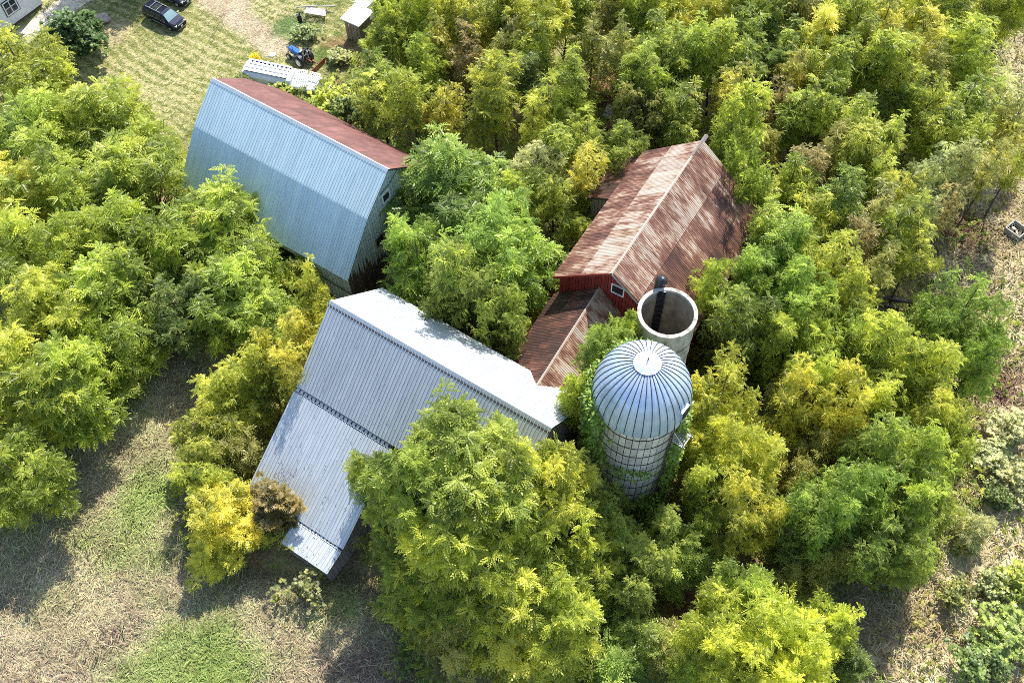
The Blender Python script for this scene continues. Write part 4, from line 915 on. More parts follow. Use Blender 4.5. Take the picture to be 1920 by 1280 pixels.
boards(wl, M['board_blue'], -hl + .3, -.25, lambda x: 5.35, .05, .42, .05, axis='x', at_=-7.12, out=-1, dark=(.85, 1.05))
boards(wl, M['board_blue'], 3.4, hl - .3, lambda x: 5.35, .05, .42, .05, axis='x', at_=-7.12, out=-1, dark=(.85, 1.05))
MB().box((1.57, -7.14, 4.6), (3.62, .06, 1.5)).build('lintel_board', M['board_blue'], gb)
MB().box((1.57, -7.11, 1.9), (3.6, .04, 3.75)).build('door_opening', M['dark'], gb)
for xx in (-.2, 3.36): MB().box((xx, -7.18, 1.95), (.14, .1, 3.85)).build('door_post', M['board_grey'], gb)
f = window(gb, 'x', hl - .25, (-.62, 9.9), 1.05, 1.15, 1, M['whitepaint'], pane='dark')
f = window(gb, 'x', hl - .25, (-2.4, 5.5), 1.15, 1.3, 1, M['board_grey'], pane='dark')
cable('cable', [(-1.0, -7.3, 4.2), (1.2, -7.36, 3.75), (4.0, -7.38, 3.35), (7.2, -7.36, 2.9), (hl - .2, -7.32, 2.7)], .045, gb)
cable('cable', [(hl - .12, -7.2, 2.7), (hl - .08, -5.6, 1.5), (hl - .06, -3.6, 2.0), (hl - .06, -2.2, 3.2)], .04, gb)
cable('cable', [(hl - .1, -1.4, 11.0), (hl - .08, -.2, 11.1), (hl - .08, 1.4, 11.9)], .035, gb)

# --- long metal barn with its lean-tos
lb = empty('metal_barn', (-14.15, 44.51, 0), -0.6, 'long barn with pale metal roof, lean-to roofs stepping down to the meadow', 'barn')
LX = 20.4; zr, run, drop = 14.0, 5.68, 5.2; ze = zr - drop
rd = roof_deck(lb, [(-run, ze), (0, zr), (run, ze)], 0, LX)
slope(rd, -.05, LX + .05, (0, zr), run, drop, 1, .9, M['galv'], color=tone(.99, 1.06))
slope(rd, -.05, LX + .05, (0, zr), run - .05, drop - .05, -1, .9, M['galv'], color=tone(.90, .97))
MB().prism([(-.2, zr - .08), (0, zr + .12), (.26, zr - .1), (.24, zr - .14), (0, zr + .08), (-.18, zr - .12)], -.07, LX + .07).build('ridge_cap', M['galv'], lb)
MB().box((LX / 2, -.30, zr - .18), (LX + .1, .12, .05), M=Matrix.Rotation(math.atan2(drop, run), 4, 'X')).build('ridge_gap', M['hoop'], lb)
wl = MB().prism([(-run + .4, 0), (-run + .4, ze + .1), (0, zr - .2), (run - .4, ze + .1), (run - .4, 0)], .3, LX - .3).build('wall', M['deck'], lb)
tri = lambda y: zr - .18 - drop * abs(y) / run
boards(wl, M['board_grey'], -run + .4, run - .4, tri, 0, .35, at_=LX - .28, out=1)
boards(wl, M['board_grey'], -run + .4, run - .4, tri, 0, .35, at_=.28, out=-1)
boards(wl, M['board_grey'], 9.7, LX - .3, lambda x: ze, 0, .5, axis='x', at_=-run + .38, out=-1)
boards(wl, M['board_grey'], .3, LX - .3, lambda x: ze, 0, .8, axis='x', at_=run - .38, out=1)
def lean(y0, z0, y1, z1, xa, xb, gap, tones):
    k = (z1 - z0) / (y1 - y0)
    d = roof_deck(lb, [(y1, z1), (y0, z0)], xa, xb, 'lean_to_roof')
    yg = y0 - gap; zg = z0 + k * (yg - y0)
    slope(d, xa - .04, xb + .04, (yg, zg), yg - y1, zg - z1, -1, .9, M['galv'], color=tones)
    for yy in (y0 - .05, yg + .04): MB().box(((xa + xb) / 2, yy, z0 + k * (yy - y0) + .05), (xb - xa, .06, .05)).build('rail', M['galv'], d)
    n = int((xb - xa) / .42); me = MB().box((0, 0, 0), (.27, gap - .12, .05), M=Matrix.Rotation(math.atan(k), 4, 'X')).mesh('batten', M['galv'])
    for i in range(n):
        o = link('batten', me, d, (.95,) * 3); o.location = (xa + .25 + i * (xb - xa - .4) / n, y0 - gap / 2, z0 + k * (-gap / 2) + .045)
    return lambda y: z0 + k * (y - y0)
zf = lean(-5.62, 8.70, -13.3, 3.42, -.1, 9.65, .36, tone(1.0, 1.07))
zf2 = lean(-13.2, 3.34, -15.45, 2.75, 4.95, 9.62, .34, tone(1.0, 1.07))
MB().prism([(-13.0, 0), (-13.0, zf(-13.0) - .2), (-5.2, zf(-5.4) - .2), (-5.2, 0)], .2, 9.3).build('lean_to_wall', M['deck'], lb)
l2 = lb.children[-1]
boards(l2, M['board_grey'], -13.05, -5.3, lambda y: zf(y) - .16, 0, .45, at_=9.32, out=1, dark=(.75, 1.3))
boards(l2, M['board_grey'], -13.05, -5.3, lambda y: zf(y) - .16, 0, .45, at_=.18, out=-1)
boards(l2, M['board_grey'], .2, 4.9, lambda x: 3.4, 0, .45, axis='x', at_=-13.04, out=-1)
l3 = MB().prism([(-15.15, 0), (-15.15, zf2(-15.15) - .18), (-13.1, zf2(-13.1) - .18), (-13.1, 0)], 5.15, 9.35).build('lean_to_wall', M['deck'], lb)
boards(l3, M['board_grey'], -15.2, -13.0, lambda y: zf2(y) - .16, 0, .4, at_=9.37, out=1, dark=(.75, 1.3))
boards(l3, M['board_grey'], 5.15, 9.4, lambda x: 2.62, 0, .4, axis='x', at_=-15.18, out=-1)

# --- rusty barn
rb = empty('rusty_barn', (8.13, 46.9, 0), 1.0, 'barn with peeling rusty roof and red gable, behind the open silo', 'barn')
RL = 16.3; zr = 13.64; kr = 4.17 / 5.05; ul, ur = 5.3, 7.15
rd = roof_deck(rb, [(ul, zr - kr * ul), (0, zr), (-ur, zr - kr * ur)], 0, RL)
def rustc(base, spread, tn=(.85, 1.2)): return lambda ci, i, n: (min(1.3, max(0, base[ci] + rs.uniform(-spread, spread))), rs.uniform(*tn), 1)
slope(rd, -.1, RL + .1, (0, zr), ul, kr * ul, 1, .75, M['rust'], (.5, .5), 'corr', rustc((.42, .55), .04, (1.0, 1.25)))
slope(rd, -.1, RL + .1, (0, zr), ur, kr * ur, -1, .75, M['rust'], (.355, .36, .285), 'corr', rustc((.48, .57, .61), .04, (1.0, 1.25)))
MB().prism([(-.3, zr - .16), (0, zr + .18), (.3, zr - .16), (.28, zr - .20), (0, zr + .13), (-.28, zr - .20)], -.15, RL - 2.0).build('ridge_cap', M['rust'], rb, color=(.2, 1.25, 1))
MB().prism([(-.2, zr - .02), (0, zr + .16), (.2, zr - .02), (0, zr + .1)], RL - 1.9, RL + .9).build('ridge_pole', M['board_grey'], rb)
wl = MB().prism([(-6.7, 0), (-6.7, zr - kr * 6.7 - .25), (0, zr - .25), (4.9, zr - kr * 4.9 - .25), (4.9, 0)], .5, RL - .5).build('wall', M['deck'], rb)
tri = lambda y: zr - .22 - kr * abs(y)
boards(wl, M['redwall'], -6.7, 4.9, tri, 0, .3, at_=.48, out=-1, dark=(.75, 1.2))
boards(wl, M['redwall'], .5, RL - .5, lambda x: zr - kr * 4.9 - .25, 0, .6, axis='x', at_=4.92, out=1)
boards(wl, M['redwall'], .5, RL - .5, lambda x: zr - kr * 6.7 - .3, 0, .6, axis='x', at_=-6.72, out=-1)
window(rb, 'x', .44, (-.52, 11.1), 1.2, 1.2, -1, M['whitepaint'], pane='dark', fw=.1)
for sgn, uu in ((1, ul), (-1, ur)):
    MB().bar((-.12, 0, zr - .02), (-.12, sgn * uu, zr - kr * uu - .02), .05, .2).build('barge_board', M['redwall'] if sgn > 0 else M['palegrey'], rb)
d = roof_deck(rb, [(5.2, 7.2), (8.4, 5.4)], 11.8, 17.8, 'lean_to_roof')
slope(d, 11.8, 17.8, (5.2, 7.2), 3.2, 1.8, 1, .75, M['rust'], kind='corr', color=rustc((.68,), .1, (.8, 1.05)))
w3 = MB().prism([(5.0, 0), (5.0, 7.0), (8.1, 5.35), (8.1, 0)], 12.1, 17.5).build('lean_to_wall', M['deck'], rb)
boards(w3, M['palegrey'], 5.5, 8.1, lambda y: 7.2 - 1.8 / 3.2 * (y - 5.2) - .15, 0, .35, at_=12.08, out=-1)

# --- connecting shed between the two barns
cs = empty('connecting_shed', (1.85, 38.68, 0), 1.028, 'low rust-roofed link building joining the long metal barn to the rusty barn', 'shed')
CL = 10.85; zr = 10.07; hw, dp = 4.2, 4.0
rd = roof_deck(cs, [(hw, zr - dp), (0, zr), (-hw, zr - dp)], -.1, CL)
slope(rd, -.3, CL, (0, zr), hw, dp, 1, .75, M['rust'], (.5, .5), 'corr', rustc((.70, .73), .06, (.85, 1.1)))
slope(rd, -.3, CL, (0, zr), hw, dp, -1, .75, M['rust'], (.5, .5), 'corr', rustc((.48, .53), .06, (1.0, 1.35)))
MB().prism([(-.28, zr - .16), (0, zr + .16), (.28, zr - .16), (.26, zr - .20), (0, zr + .11), (-.26, zr - .20)], -.1, CL).build('ridge_cap', M['rust'], cs, color=(.28, 1.15, 1))
wl = MB().prism([(-3.8, 0), (-3.8, zr - dp + .1), (0, zr - .25), (3.8, zr - dp + .1), (3.8, 0)], .6, CL - .2).build('wall', M['deck'], cs)
boards(wl, M['redwall'], .6, CL - .2, lambda x: zr - dp + .1, 0, .6, axis='x', at_=3.82, out=1)
boards(wl, M['redwall'], .6, CL - .2, lambda x: zr - dp + .1, 0, .6, axis='x', at_=-3.82, out=-1)

# --- domed silo
ds = empty('domed_silo', (9.15, 34.5, 0), 0, 'tall block silo under a ribbed metal dome with bright cap', 'silo')
zd, rdm, hd, rb_ = 16.3, 3.55, 4.3, 3.12
body = MB().lathe([(0, 0), (rb_ - .07, 0), (rb_ - .07, zd + .1), (0, zd + .1)], n=56).build('wall_core', M['mortar'], ds, smooth=False)
NS, RH = 40, 1.38; nrow = 12
seg = 2 * math.pi / NS
def stave(h):
    mb = MB(); V = []; a0 = seg / 2 - .026 / rb_ 
    for r in (rb_ - .05, rb_):
        for a in (-a0, 0, a0):
            for z in (.03, h - .03): V.append((r * math.cos(a), r * math.sin(a), z))
    F = [(6, 8, 9, 7), (8, 10, 11, 9), (0, 1, 3, 2), (2, 3, 5, 4), (0, 6, 7, 1), (4, 5, 11, 10), (0, 2, 8, 6), (2, 4, 10, 8), (1, 7, 9, 3), (3, 9, 11, 5)]
    return mb.add(V, F).mesh('stave', M['stave'])
stm = stave(RH); rest = MB(); nst = 0
for j in range(nrow):
    for i in range(NS):
        a = i * seg; fa = (math.degrees(a) + 105 + 180) % 360 - 180     # angle from the side seen in the photo
        k = rs.uniform(.72, 1.12)
        if abs(fa) < 92 and nst < 290:
            o = link('stave', stm, body, (k, k * .99, k * .96)); o.location = (0, 0, zd - (j + 1) * RH + .02); o.rotation_euler = (0, 0, a); nst += 1
        else:
            m4 = Matrix.Translation((0, 0, zd - (j + 1) * RH + .02)) @ Matrix.Rotation(a, 4, 'Z')
            rest.add([m4 @ v.co for v in stm.vertices], [tuple(p.vertices) for p in stm.polygons])
finish(rest.build('staves', M['stave'], body), kind='stuff')
hm = MB().lathe([(rb_ - .01, -.03), (rb_ + .05, -.03), (rb_ + .05, .03), (rb_ - .01, .03)], n=48, close=True).mesh('hoop', M['hoop'])
for j in range(nrow):
    for z in ((0,) if j else (0, -.22)):
        o = link('hoop', hm, ds); o.location = (0, 0, zd - j * RH + .02 + z)
# dome
pmax = 1.325; NG = 36
prf = [(rdm * math.cos(p), zd + hd * math.sin(p)) for p in [pmax * i / 10 for i in range(11)]]
core = MB().lathe([(rdm - .25, zd - .05)] + [(max(.02, r - .06), z - .05) for r, z in prf] + [(.02, zd + hd - .2)], n=NG).build('dome', M['hoop'], ds, smooth=True)
gseg = 2 * math.pi / NG; V = []; F = []
for k, (r, z) in enumerate(prf):
    for q, a in enumerate((-.5, -.17, .17, .5)):
        aa = a * (gseg - .02 / max(r, .3)); rr = r + (.035 if q in (1, 2) else 0)
        V.append((rr * math.cos(aa), rr * math.sin(aa), z))
for k in range(10):
    for q in range(3): F.append((k * 4 + q, k * 4 + q + 1, k * 4 + 5 + q, k * 4 + 4 + q))
gm = MB().add(V, F).mesh('dome_panel', M['dome'], smooth=True)
rm = MB().tube([(r + .03, 0, z + .02) for r, z in prf], .024, 4).mesh('dome_rib', M['hoop'])
for i in range(NG):
    k = rs.uniform(.94, 1.04)
    o = link('dome_panel', gm, core, (k, k, k)); o.rotation_euler = (0, 0, i * gseg)
    o = link('dome_rib', rm, core); o.rotation_euler = (0, 0, (i + .5) * gseg)
mb = MB(); rc = prf[-1][0] + .1; zc = prf[-1][1] + .02; NCP = 24; V = [(0, 0, zc + .42)]; F = []
for ring, (r, z) in enumerate(((rc * .5, zc + .30), (rc, zc + .03))):
    for k in range(NCP):
        a = 2 * math.pi * k / NCP; wv = .03 if k % 2 else -.02; V.append((r * math.cos(a), r * math.sin(a), z + wv * (ring + 1) * .8))
for k in range(NCP):
    F.append((0, 1 + k, 1 + (k + 1) % NCP)); F.append((1 + k, 1 + NCP + k, 1 + NCP + (k + 1) % NCP, 1 + (k + 1) % NCP))
cap = mb.add(V, F).build('dome_cap', M['cap'], ds)
MB().tube([(0, 0, zc + .3), (0, 0, zc + .75)], .05, 6).build('cap_spike', M['hoop'], cap)
# open hatch low on the dome and the landing below it
ha = math.radians(-38); ux_, uy_ = math.cos(ha), math.sin(ha); Mz = Matrix.Rotation(ha, 4, 'Z')
hx_ = MB().box((ux_ * 3.32, uy_ * 3.32, zd + .95), (.4, .9, 1.1), M=Mz).build('hatch', M['dome'], ds)
MB().box((ux_ * 3.585, uy_ * 3.585, zd + .95), (.03, .7, .95), M=Mz).build('hatch_opening', M['dark'], hx_)
pl = MB()
for k in range(6):
    p = Mz @ Vector((rb_ + .25 + k * .17, 0, 13.6)); pl.box(p, (.09, 1.1, .05), M=Mz)
plat = pl.build('landing', M['palegrey'], ds)
for s in (-1, 1):
    MB().bar(Mz @ Vector((rb_ + .05, s * .55, 13.55)), Mz @ Vector((rb_ + 1.25, s * .55, 13.55)), .07).build('landing_rail', M['alloy'], plat)
    MB().bar(Mz @ Vector((rb_ + 1.2, s * .55, 13.6)), Mz @ Vector((rb_ + .05, s * .55, 15.0)), .05).build('brace', M['alloy'], plat)
ld = MB()
for s in (-1, 1): ld.bar(Mz @ Vector((rb_ + .2, s * .25 - .9, 1)), Mz @ Vector((rb_ + .2, s * .25 - .9, zd)), .06)
ladder = ld.build('ladder', M['hoop'], ds)
rgm = MB().bar(Mz @ Vector((rb_ + .2, -1.15, 0)), Mz @ Vector((rb_ + .2, -.65, 0)), .04).mesh('rung', M['hoop'])
for k in range(38): link('rung', rgm, ladder).location = (0, 0, 1.4 + k * .4)

# --- open silo
os_ = empty('open_silo', (11.85, 41.83, 0), 0, 'roofless round concrete silo with pale rim and dark chute', 'silo')
zt, ro, ri = 15.5, 2.24, 2.03
MB().lathe([(ro, 0), (ro, zt - .25)], n=48).build('outer_wall', M['concrete'], os_, smooth=True)
MB().lathe([(ri, zt - .2), (ri, 5.0), (.01, 5.0)], n=48).build('lining', M['concrete_in'], os_, smooth=True)
MB().lathe([(ro, zt - .26), (ro + .06, zt - .24), (ro + .06, zt), (ri - .03, zt), (ri - .03, zt - .22), (ri, zt - .2)], n=48).build('rim', M['concrete'], os_, smooth=False)
for z in (3, 5, 7, 9, 11, 13): link('hoop', MB().lathe([(ro, -.02), (ro + .03, -.02), (ro + .03, .02), (ro, .02)], n=40, close=True).mesh('hoop', M['hoop']), os_).location = (0, 0, z)
ca = math.radians(97); Mc = Matrix.Rotation(ca, 4, 'Z')
ch = MB(); pp = [(ro + .42, 0, 0), (ro + .42, 0, 8), (ro + .42, 0, zt + .2), (ro + .36, 0, zt + .62), (ro + .12, 0, zt + .86), (ro - .2, 0, zt + .74)]
ch.tube([Mc @ Vector(p) for p in pp], [.42, .42, .42, .42, .40, .36], 14)
ch.build('chute', M['blacksteel'], os_, smooth=True)
MB().box(Mc @ Vector((ri - .1, 0, zt / 2 + 2.6)), (.16, .62, zt - 5.3), M=Mc).build('door_column', M['blacksteel'], os_)
dpm = MB().box(Mc @ Vector((ri - .2, 0, 0)), (.06, .74, .05), M=Mc).mesh('door_bar', M['hoop'])
for k in range(14): link('door_bar', dpm, os_).location = (0, 0, 5.6 + k * .7)

# --- ivy on the domed silo
ri_ = np.random.default_rng(21); n = 26000
an = ri_.uniform(-np.pi, np.pi, n); zz = ri_.uniform(.3, 17.2, n)
fa = (np.degrees(an) + 105 + 180) % 360 - 180                       # 0 faces the photo's viewpoint, negative to its left
nz = fbm(an * 3.2 + 20, zz * .55 + 4, 4)
edge = -36 + (nz - .5) * 60 - np.maximum(0, 14.2 - zz) * 1.0 + np.maximum(0, zz - 15) * -9
band = (np.abs(zz - 10.2 - (nz - .5) * 3.2) < .5 + (nz - .5) * 2.2) & (fa < 38)
low = zz < 5.0 + (nz - .5) * 7
right = (fa > 62 + (nz - .5) * 40) & (fa < 175) & (zz < 15)
keep = (fa < edge) | band | low | right
an, zz, nz = an[keep], zz[keep], nz[keep]; n = len(an)
rad = 3.12 + .1 + ri_.random(n) ** 1.5 * (.25 + .75 * nz * (an * 0 + 1)) + np.where(((np.degrees(an) + 105 + 180) % 360 - 180) < -40, .35, 0) * ri_.random(n)
P = np.stack([9.15 + rad * np.cos(an), 34.5 + rad * np.sin(an), zz], 1)
W, Q, tt = place_leaves(LS, P, an + ri_.normal(0, .9, n), ri_.normal(-.1, .5, n), ri_.normal(0, .5, n), ri_.uniform(.22, .42, n), np.clip(ri_.normal(.45, .2, n), 0, 1))
iv = link('ivy', nmesh('ivy', W, Q, M['leafbroad'], tint=tt), None, (.24, .34, .05))
finish(iv, 'green ivy climbing the domed silo and banding its blocks', 'ivy')

# --- farmhouse corner
fh = empty('farmhouse', (-57.54, 91.64, 0), math.atan2(4.92, 3.60), 'white house with four-pane window by the gravel path', 'house')
HLn = math.hypot(4.92, 3.60)
MB().box((HLn - 6.06, 4.5, 3.25), (12, 9, 5.8)).build('wall', M['whitepaint'], fh)
MB().box((HLn - 6.06, 4.52, .18), (11.9, 8.8, .34)).build('foundation', M['brick'], fh)
MB().prism([(-.5, 6.0), (4.5, 9.2), (9.5, 6.0), (9.5, 6.15), (4.5, 9.35), (-.5, 6.15)], HLn - 12.5, HLn + .4).build('roof', M['deck'], fh)
fw_ = window(fh, 'y', -.0, (2.42, 2.43), 1.72, 1.75, -1, M['whitepaint'], rows=2, cols=2, fw=.13)
for s in (-1, 1):
    MB().box((2.42 + s * .9, -.045, 2.43), (.08, .07, 1.91)).build('casing', M['blacksteel'], fw_); MB().box((2.42, -.045, 2.43 + s * .915), (1.72, .07, .08)).build('casing', M['blacksteel'], fw_)

# ------------------------------------------------------------------ vehicles
def plate(name, pts, mat, parent, th=.02):
    p = [Vector(q) for q in pts]; nrm = (p[1] - p[0]).cross(p[2] - p[0]).normalized()
    k = len(p); V = [q + nrm * th for q in p] + [q - nrm * th for q in p]
    F = [tuple(range(k)), tuple(range(k, 2 * k))[::-1]] + [(i, k + i, k + (i + 1) % k, (i + 1) % k) for i in range(k)]
    return MB().add(V, F).build(name, mat, parent)
def wheel(parent, x, y, r, w, rimmat, sx=1):
    t = MB().lathe([(r * .62, -w / 2), (r * .93, -w / 2), (r, -w * .32), (r, w * .32), (r * .93, w / 2), (r * .62, w / 2)], (x, y, r), 20, 'y', True).build('wheel', M['rubber'], parent, smooth=True)
    MB().lathe([(.01, w * .34 * sx), (r * .2, w * .42 * sx), (r * .5, w * .3 * sx), (r * .64, w * .46 * sx), (r * .64, -w * .46 * sx), (.01, -w * .3 * sx)], (x, y, r), 14, 'y').build('rim', rimmat, t)
    return t
def car(loc, az, label, st, paint, roofrack):
    c = empty('minivan' if roofrack else 'parked_car', loc, az, label, 'car', 'cars parked on the lawn')
    V = []; F = []
    for x, hl_, zb, hb, zt_, ht in st:
        V += [(x, -hl_ * .94, .26), (x, -hl_, .55), (x, -hb, zb), (x, -ht, zt_ - .05), (x, -ht * .86, zt_), (x, ht * .86, zt_), (x, ht, zt_ - .05), (x, hb, zb), (x, hl_, .55), (x, hl_ * .94, .26)]
    for i in range(len(st) - 1):
        for k in range(10): F.append((i * 10 + k, i * 10 + (k + 1) % 10, i * 10 + 10 + (k + 1) % 10, i * 10 + 10 + k))
    F += [tuple(range(10))[::-1], tuple((len(st) - 1) * 10 + k for k in range(10))]
    MB().add(V, F).build('body', paint, c, smooth=False, bevel=.035)
    gw = {x: (zb, hb, zt_, ht) for x, _, zb, hb, zt_, ht in st}; xs = [s[0] for s in st]
    xa, xb = xs[4], xs[5]
    A_, B_ = gw[xa], gw[xb]
    plate('windscreen', [(xa + .06, -A_[3] * .86, A_[2] - .01), (xb - .05, -B_[3] * .9, B_[2] + .02), (xb - .05, B_[3] * .9, B_[2] + .02), (xa + .06, A_[3] * .86, A_[2] - .01)], M['windscreen'], c)
    x0, x1 = xs[2], xs[3]; cuts = [x0 - .1, x0 + (x1 - x0) * .36, x0 + (x1 - x0) * .68, x1 + .05]
    P0, P1 = gw[x0], gw[x1]
    for s in (-1, 1):
        for a, b in zip(cuts, cuts[1:]):
            lo = lambda x: (x, s * (P0[1] - .005), P0[0] + .06); hi = lambda x: (x, s * (P0[3] + .035), P0[2] - .14)
            q = [lo(a + .04), lo(b - .04), hi(b - .04), hi(a + .04)]
            plate('side_window', q if s < 0 else q[::-1], M['glass'], c)
        q = [(x1 + .1, s * P0[1], P0[0] + .06), (xb - .25, s * P0[1] * .985, P0[0] + .06), (x1 + .42, s * (P0[3] + .06), P0[2] - .24)]
        plate('side_window', q if s < 0 else q[::-1], M['glass'], c)
        MB().bar((xs[1], s * (st[2][1] + .01), st[2][2] + .01), (xb - .3, s * (st[2][1]), st[2][2] + .01), .03, .04).build('trim_strip', M['chrome'], c)
        MB().bar((-1.0, s * (st[2][1] + .02), .52), (1.0, s * (st[2][1] + .02), .52), .03, .06).build('side_moulding', M['chrome'], c)
        MB().box((xb - .4, s * 1.1, 1.08), (.14, .24, .18)).build('mirror', M['chrome'] if s > 0 else paint, c, bevel=.03)
        xf = xs[-1]
        MB().box((xf - .2, s * .64, .74), (.3, .3, .18), rz=-s * .35).build('headlight', M['chrome'], c, bevel=.04)
        MB().box((xs[0] + .06, s * .72, 1.15), (.12, .16, .4)).build('tail_light', M['redwall'], c)
        MB().tube([(xf + .02, s * .55, .42), (xf + .05, s * .55, .42)], .07, 8).build('fog_light', M['chrome'], c)
        for xw in (-1.5, 1.5): wheel(c, xw, s * .84, .34, .24, M['alloy'], s)
    xf = xs[-1]
    MB().box((xf - .03, 0, .72), (.1, .86, .2)).build('grille', M['dark'], c); MB().box((xf + .02, 0, .79), (.05, .9, .05)).build('grille_bar', M['chrome'], c)
    MB().box((xf - .05, 0, .40), (.22, 1.5, .22)).build('bumper', M['dark'], c, bevel=.05)
    MB().box((xf + .03, 0, .30), (.1, 1.3, .04)).build('bumper_trim', M['chrome'], c)
    MB().box((xf + .08, 0, .55), (.02, .32, .16)).build('licence_plate', M['whitepaint'], c)
    if roofrack:
        zt_ = st[3][4]
        for s in (-1, 1): MB().bar((-1.9, s * .6, zt_ + .05), (.35, s * .6, zt_ + .05), .05, .06).build('roof_rail', M['chrome'], c)
        for x in (-1.35, -.35): MB().bar((x, -.58, zt_ + .07), (x, .58, zt_ + .07), .06, .04).build('cross_bar', M['chrome'], c)
        plate('sunroof', [(-1.2, -.45, zt_ + .012), (-.5, -.45, zt_ + .012), (-.5, .45, zt_ + .012), (-1.2, .45, zt_ + .012)], M['glass'], c, .01)
    return c
ST = [(-2.52, .86, .95, .86, 1.05, .76), (-2.42, .95, 1.0, .95, 1.58, .70), (-2.15, .99, 1.02, .97, 1.73, .72), (.35, 1.0, 1.02, .98, 1.75, .73), (.7, 1.0, 1.02, .97, 1.69, .72), (1.58, .98, .98, .95, 1.08, .90), (2.2, .94, .88, .90, .95, .80), (2.52, .84, .66, .80, .74, .66)]
car((-39.1, 93.4, 0), -.584, 'dark navy minivan with roof rails and silver wheels on the lawn', ST, M['navy'], True)
ST2 = [(-2.4, .82, .85, .82, .95, .72), (-2.3, .92, .9, .92, 1.3, .66), (-1.9, .95, .95, .93, 1.6, .66), (.1, .96, .95, .94, 1.62, .67), (.45, .96, .95, .93, 1.57, .66), (1.2, .95, .92, .92, 1.02, .86), (2.0, .92, .85, .88, .93, .78), (2.38, .82, .64, .76, .74, .64)]
car((-38.95, 97.35, 0), -.55, 'dark car whose nose shows at the top edge beside the minivan', ST2, M['navy'], False)

tr = empty('tractor', (-22.4, 86.05, 0), math.radians(139), 'small blue tractor with roll bar, parked with a rear blade', 'tractor')
MB().add([(.55, -.33, .75), (2.25, -.27, .72), (2.25, .27, .72), (.55, .33, .75), (.55, -.30, 1.36), (2.2, -.24, 1.22), (2.2, .24, 1.22), (.55, .30, 1.36)], [(0, 3, 2, 1), (4, 5, 6, 7), (0, 1, 5, 4), (1, 2, 6, 5), (2, 3, 7, 6), (3, 0, 4, 7)]).build('bonnet', M['blue'], tr, bevel=.06)
MB().box((2.27, 0, .95), (.06, .44, .4)).build('grille', M['dark'], tr)
MB().box((1.0, 0, .62), (2.2, .36, .4)).build('engine', M['blacksteel'], tr, bevel=.04)
MB().box((.15, 0, .72), (.7, .7, .1)).build('platform', M['blacksteel'], tr)
for s in (-1, 1):
    wheel(tr, 0, s * .75, .68, .40, M['alloy'], s); wheel(tr, 1.85, s * .66, .38, .24, M['alloy'], s)
    fd = MB(); pts = [(math.cos(a) * .78, math.sin(a) * .78 + .68) for a in [math.radians(25 + 22 * k) for k in range(7)]]
    for (a, b), (e, g_) in zip(pts, pts[1:]): fd.bar((a, s * .62, b), (e, s * .62, g_), .36, .04)
    fd.build('fender', M['blacksteel'], tr)
    MB().bar((-.42, s * .46, .8), (-.42, s * .46, 2.15), .08).build('roll_bar', M['blacksteel'], tr)
    MB().bar((-.3, s * .3, .55), (-1.35, s * .38, .5), .07).build('lower_link', M['blacksteel'], tr)
MB().bar((-.42, -.5, 2.15), (-.42, .5, 2.15), .08).build('roll_bar', M['blacksteel'], tr)
MB().bar((-.35, 0, 1.0), (-1.3, 0, .95), .06).build('top_link', M['rustred'], tr)
st_ = MB().box((-.12, 0, .98), (.48, .5, .12)).build('seat', M['blacksteel'], tr, bevel=.03); MB().box((-.36, 0, 1.2), (.1, .48, .42)).build('seat_back', M['blacksteel'], st_, bevel=.03)
MB().bar((.5, 0, 1.15), (.38, 0, 1.42), .04).build('steering_column', M['blacksteel'], tr)
MB().lathe([(.2, -.015), (.23, -.015), (.23, .015), (.2, .015)], (.36, 0, 1.45), 16, 'z', True).build('steering_wheel', M['blacksteel'], tr)
MB().tube([(1.5, .2, 1.2), (1.5, .2, 1.75)], .04, 8).build('exhaust', M['blacksteel'], tr)
MB().box((.45, -.12, 1.4), (.16, .4, .12)).build('dashboard', M['whitepaint'], tr)
bl = empty('rear_blade', (-20.75, 85.35, 0), math.radians(57), 'rusty grader blade hitched behind the blue tractor', 'blade')
mb = MB(); pr_ = [(-.12, .02), (.0, .1), (.06, .28), (.05, .46), (-.05, .58), (-.01, .60), (.10, .47), (.11, .27), (.05, .08), (-.08, .0)]
mb.prism([(a, b) for a, b in pr_], -1.3, 1.3); mb.build('mouldboard', M['rustred'], bl)
MB().bar((0, .05, .5), (0, .95, .6), .12).build('drawbar', M['rustred'], bl)
for s in (-1, 1): MB().bar((s * .05, .9, .55), (s * .45, .98, 1.0), .07).build('hitch_arm', M['rustred'], bl)

# --- white sheeted stack behind the barn
ws = empty('sheeted_stack', (-24.55, 83.3, 0), -.30, 'long stack under white sheeting with white slatted frames on top', 'stack')
mb = MB(); mb.prism([(-1.15, .1), (-1.2, .9), (-.95, 1.25), (-.3, 1.42), (.5, 1.4), (1.05, 1.2), (1.2, .8), (1.15, .1)], -4.3, 1.4); mb.build('sheeting', M['whitetarp'], ws, smooth=False, bevel=.08)
mb = MB(); mb.prism([(-1.0, .1), (-1.1, .6), (-.5, .95), (.6, .95), (1.1, .6), (1.0, .1)], 1.4, 4.3); mb.build('sheeting', M['whitetarp'], ws, bevel=.08)
MB().box((-1.6, .05, 1.345), (5.0, 1.7, .03)).build('slat_gap_shade', M['dark'], ws)  # near-black sheet that paints the shade in the gaps between the slats
for k in range(10): MB().bar((-3.9 + k * .5, -.85, 1.41), (-3.9 + k * .5, .95, 1.41), .26, .06).build('slat', M['whitepaint'], ws)
for yy in (-.75, -.2, .35, .85): MB().bar((-4.1, yy, 1.48), (.9, yy, 1.48), .2, .06).build('rail', M['whitepaint'], ws)
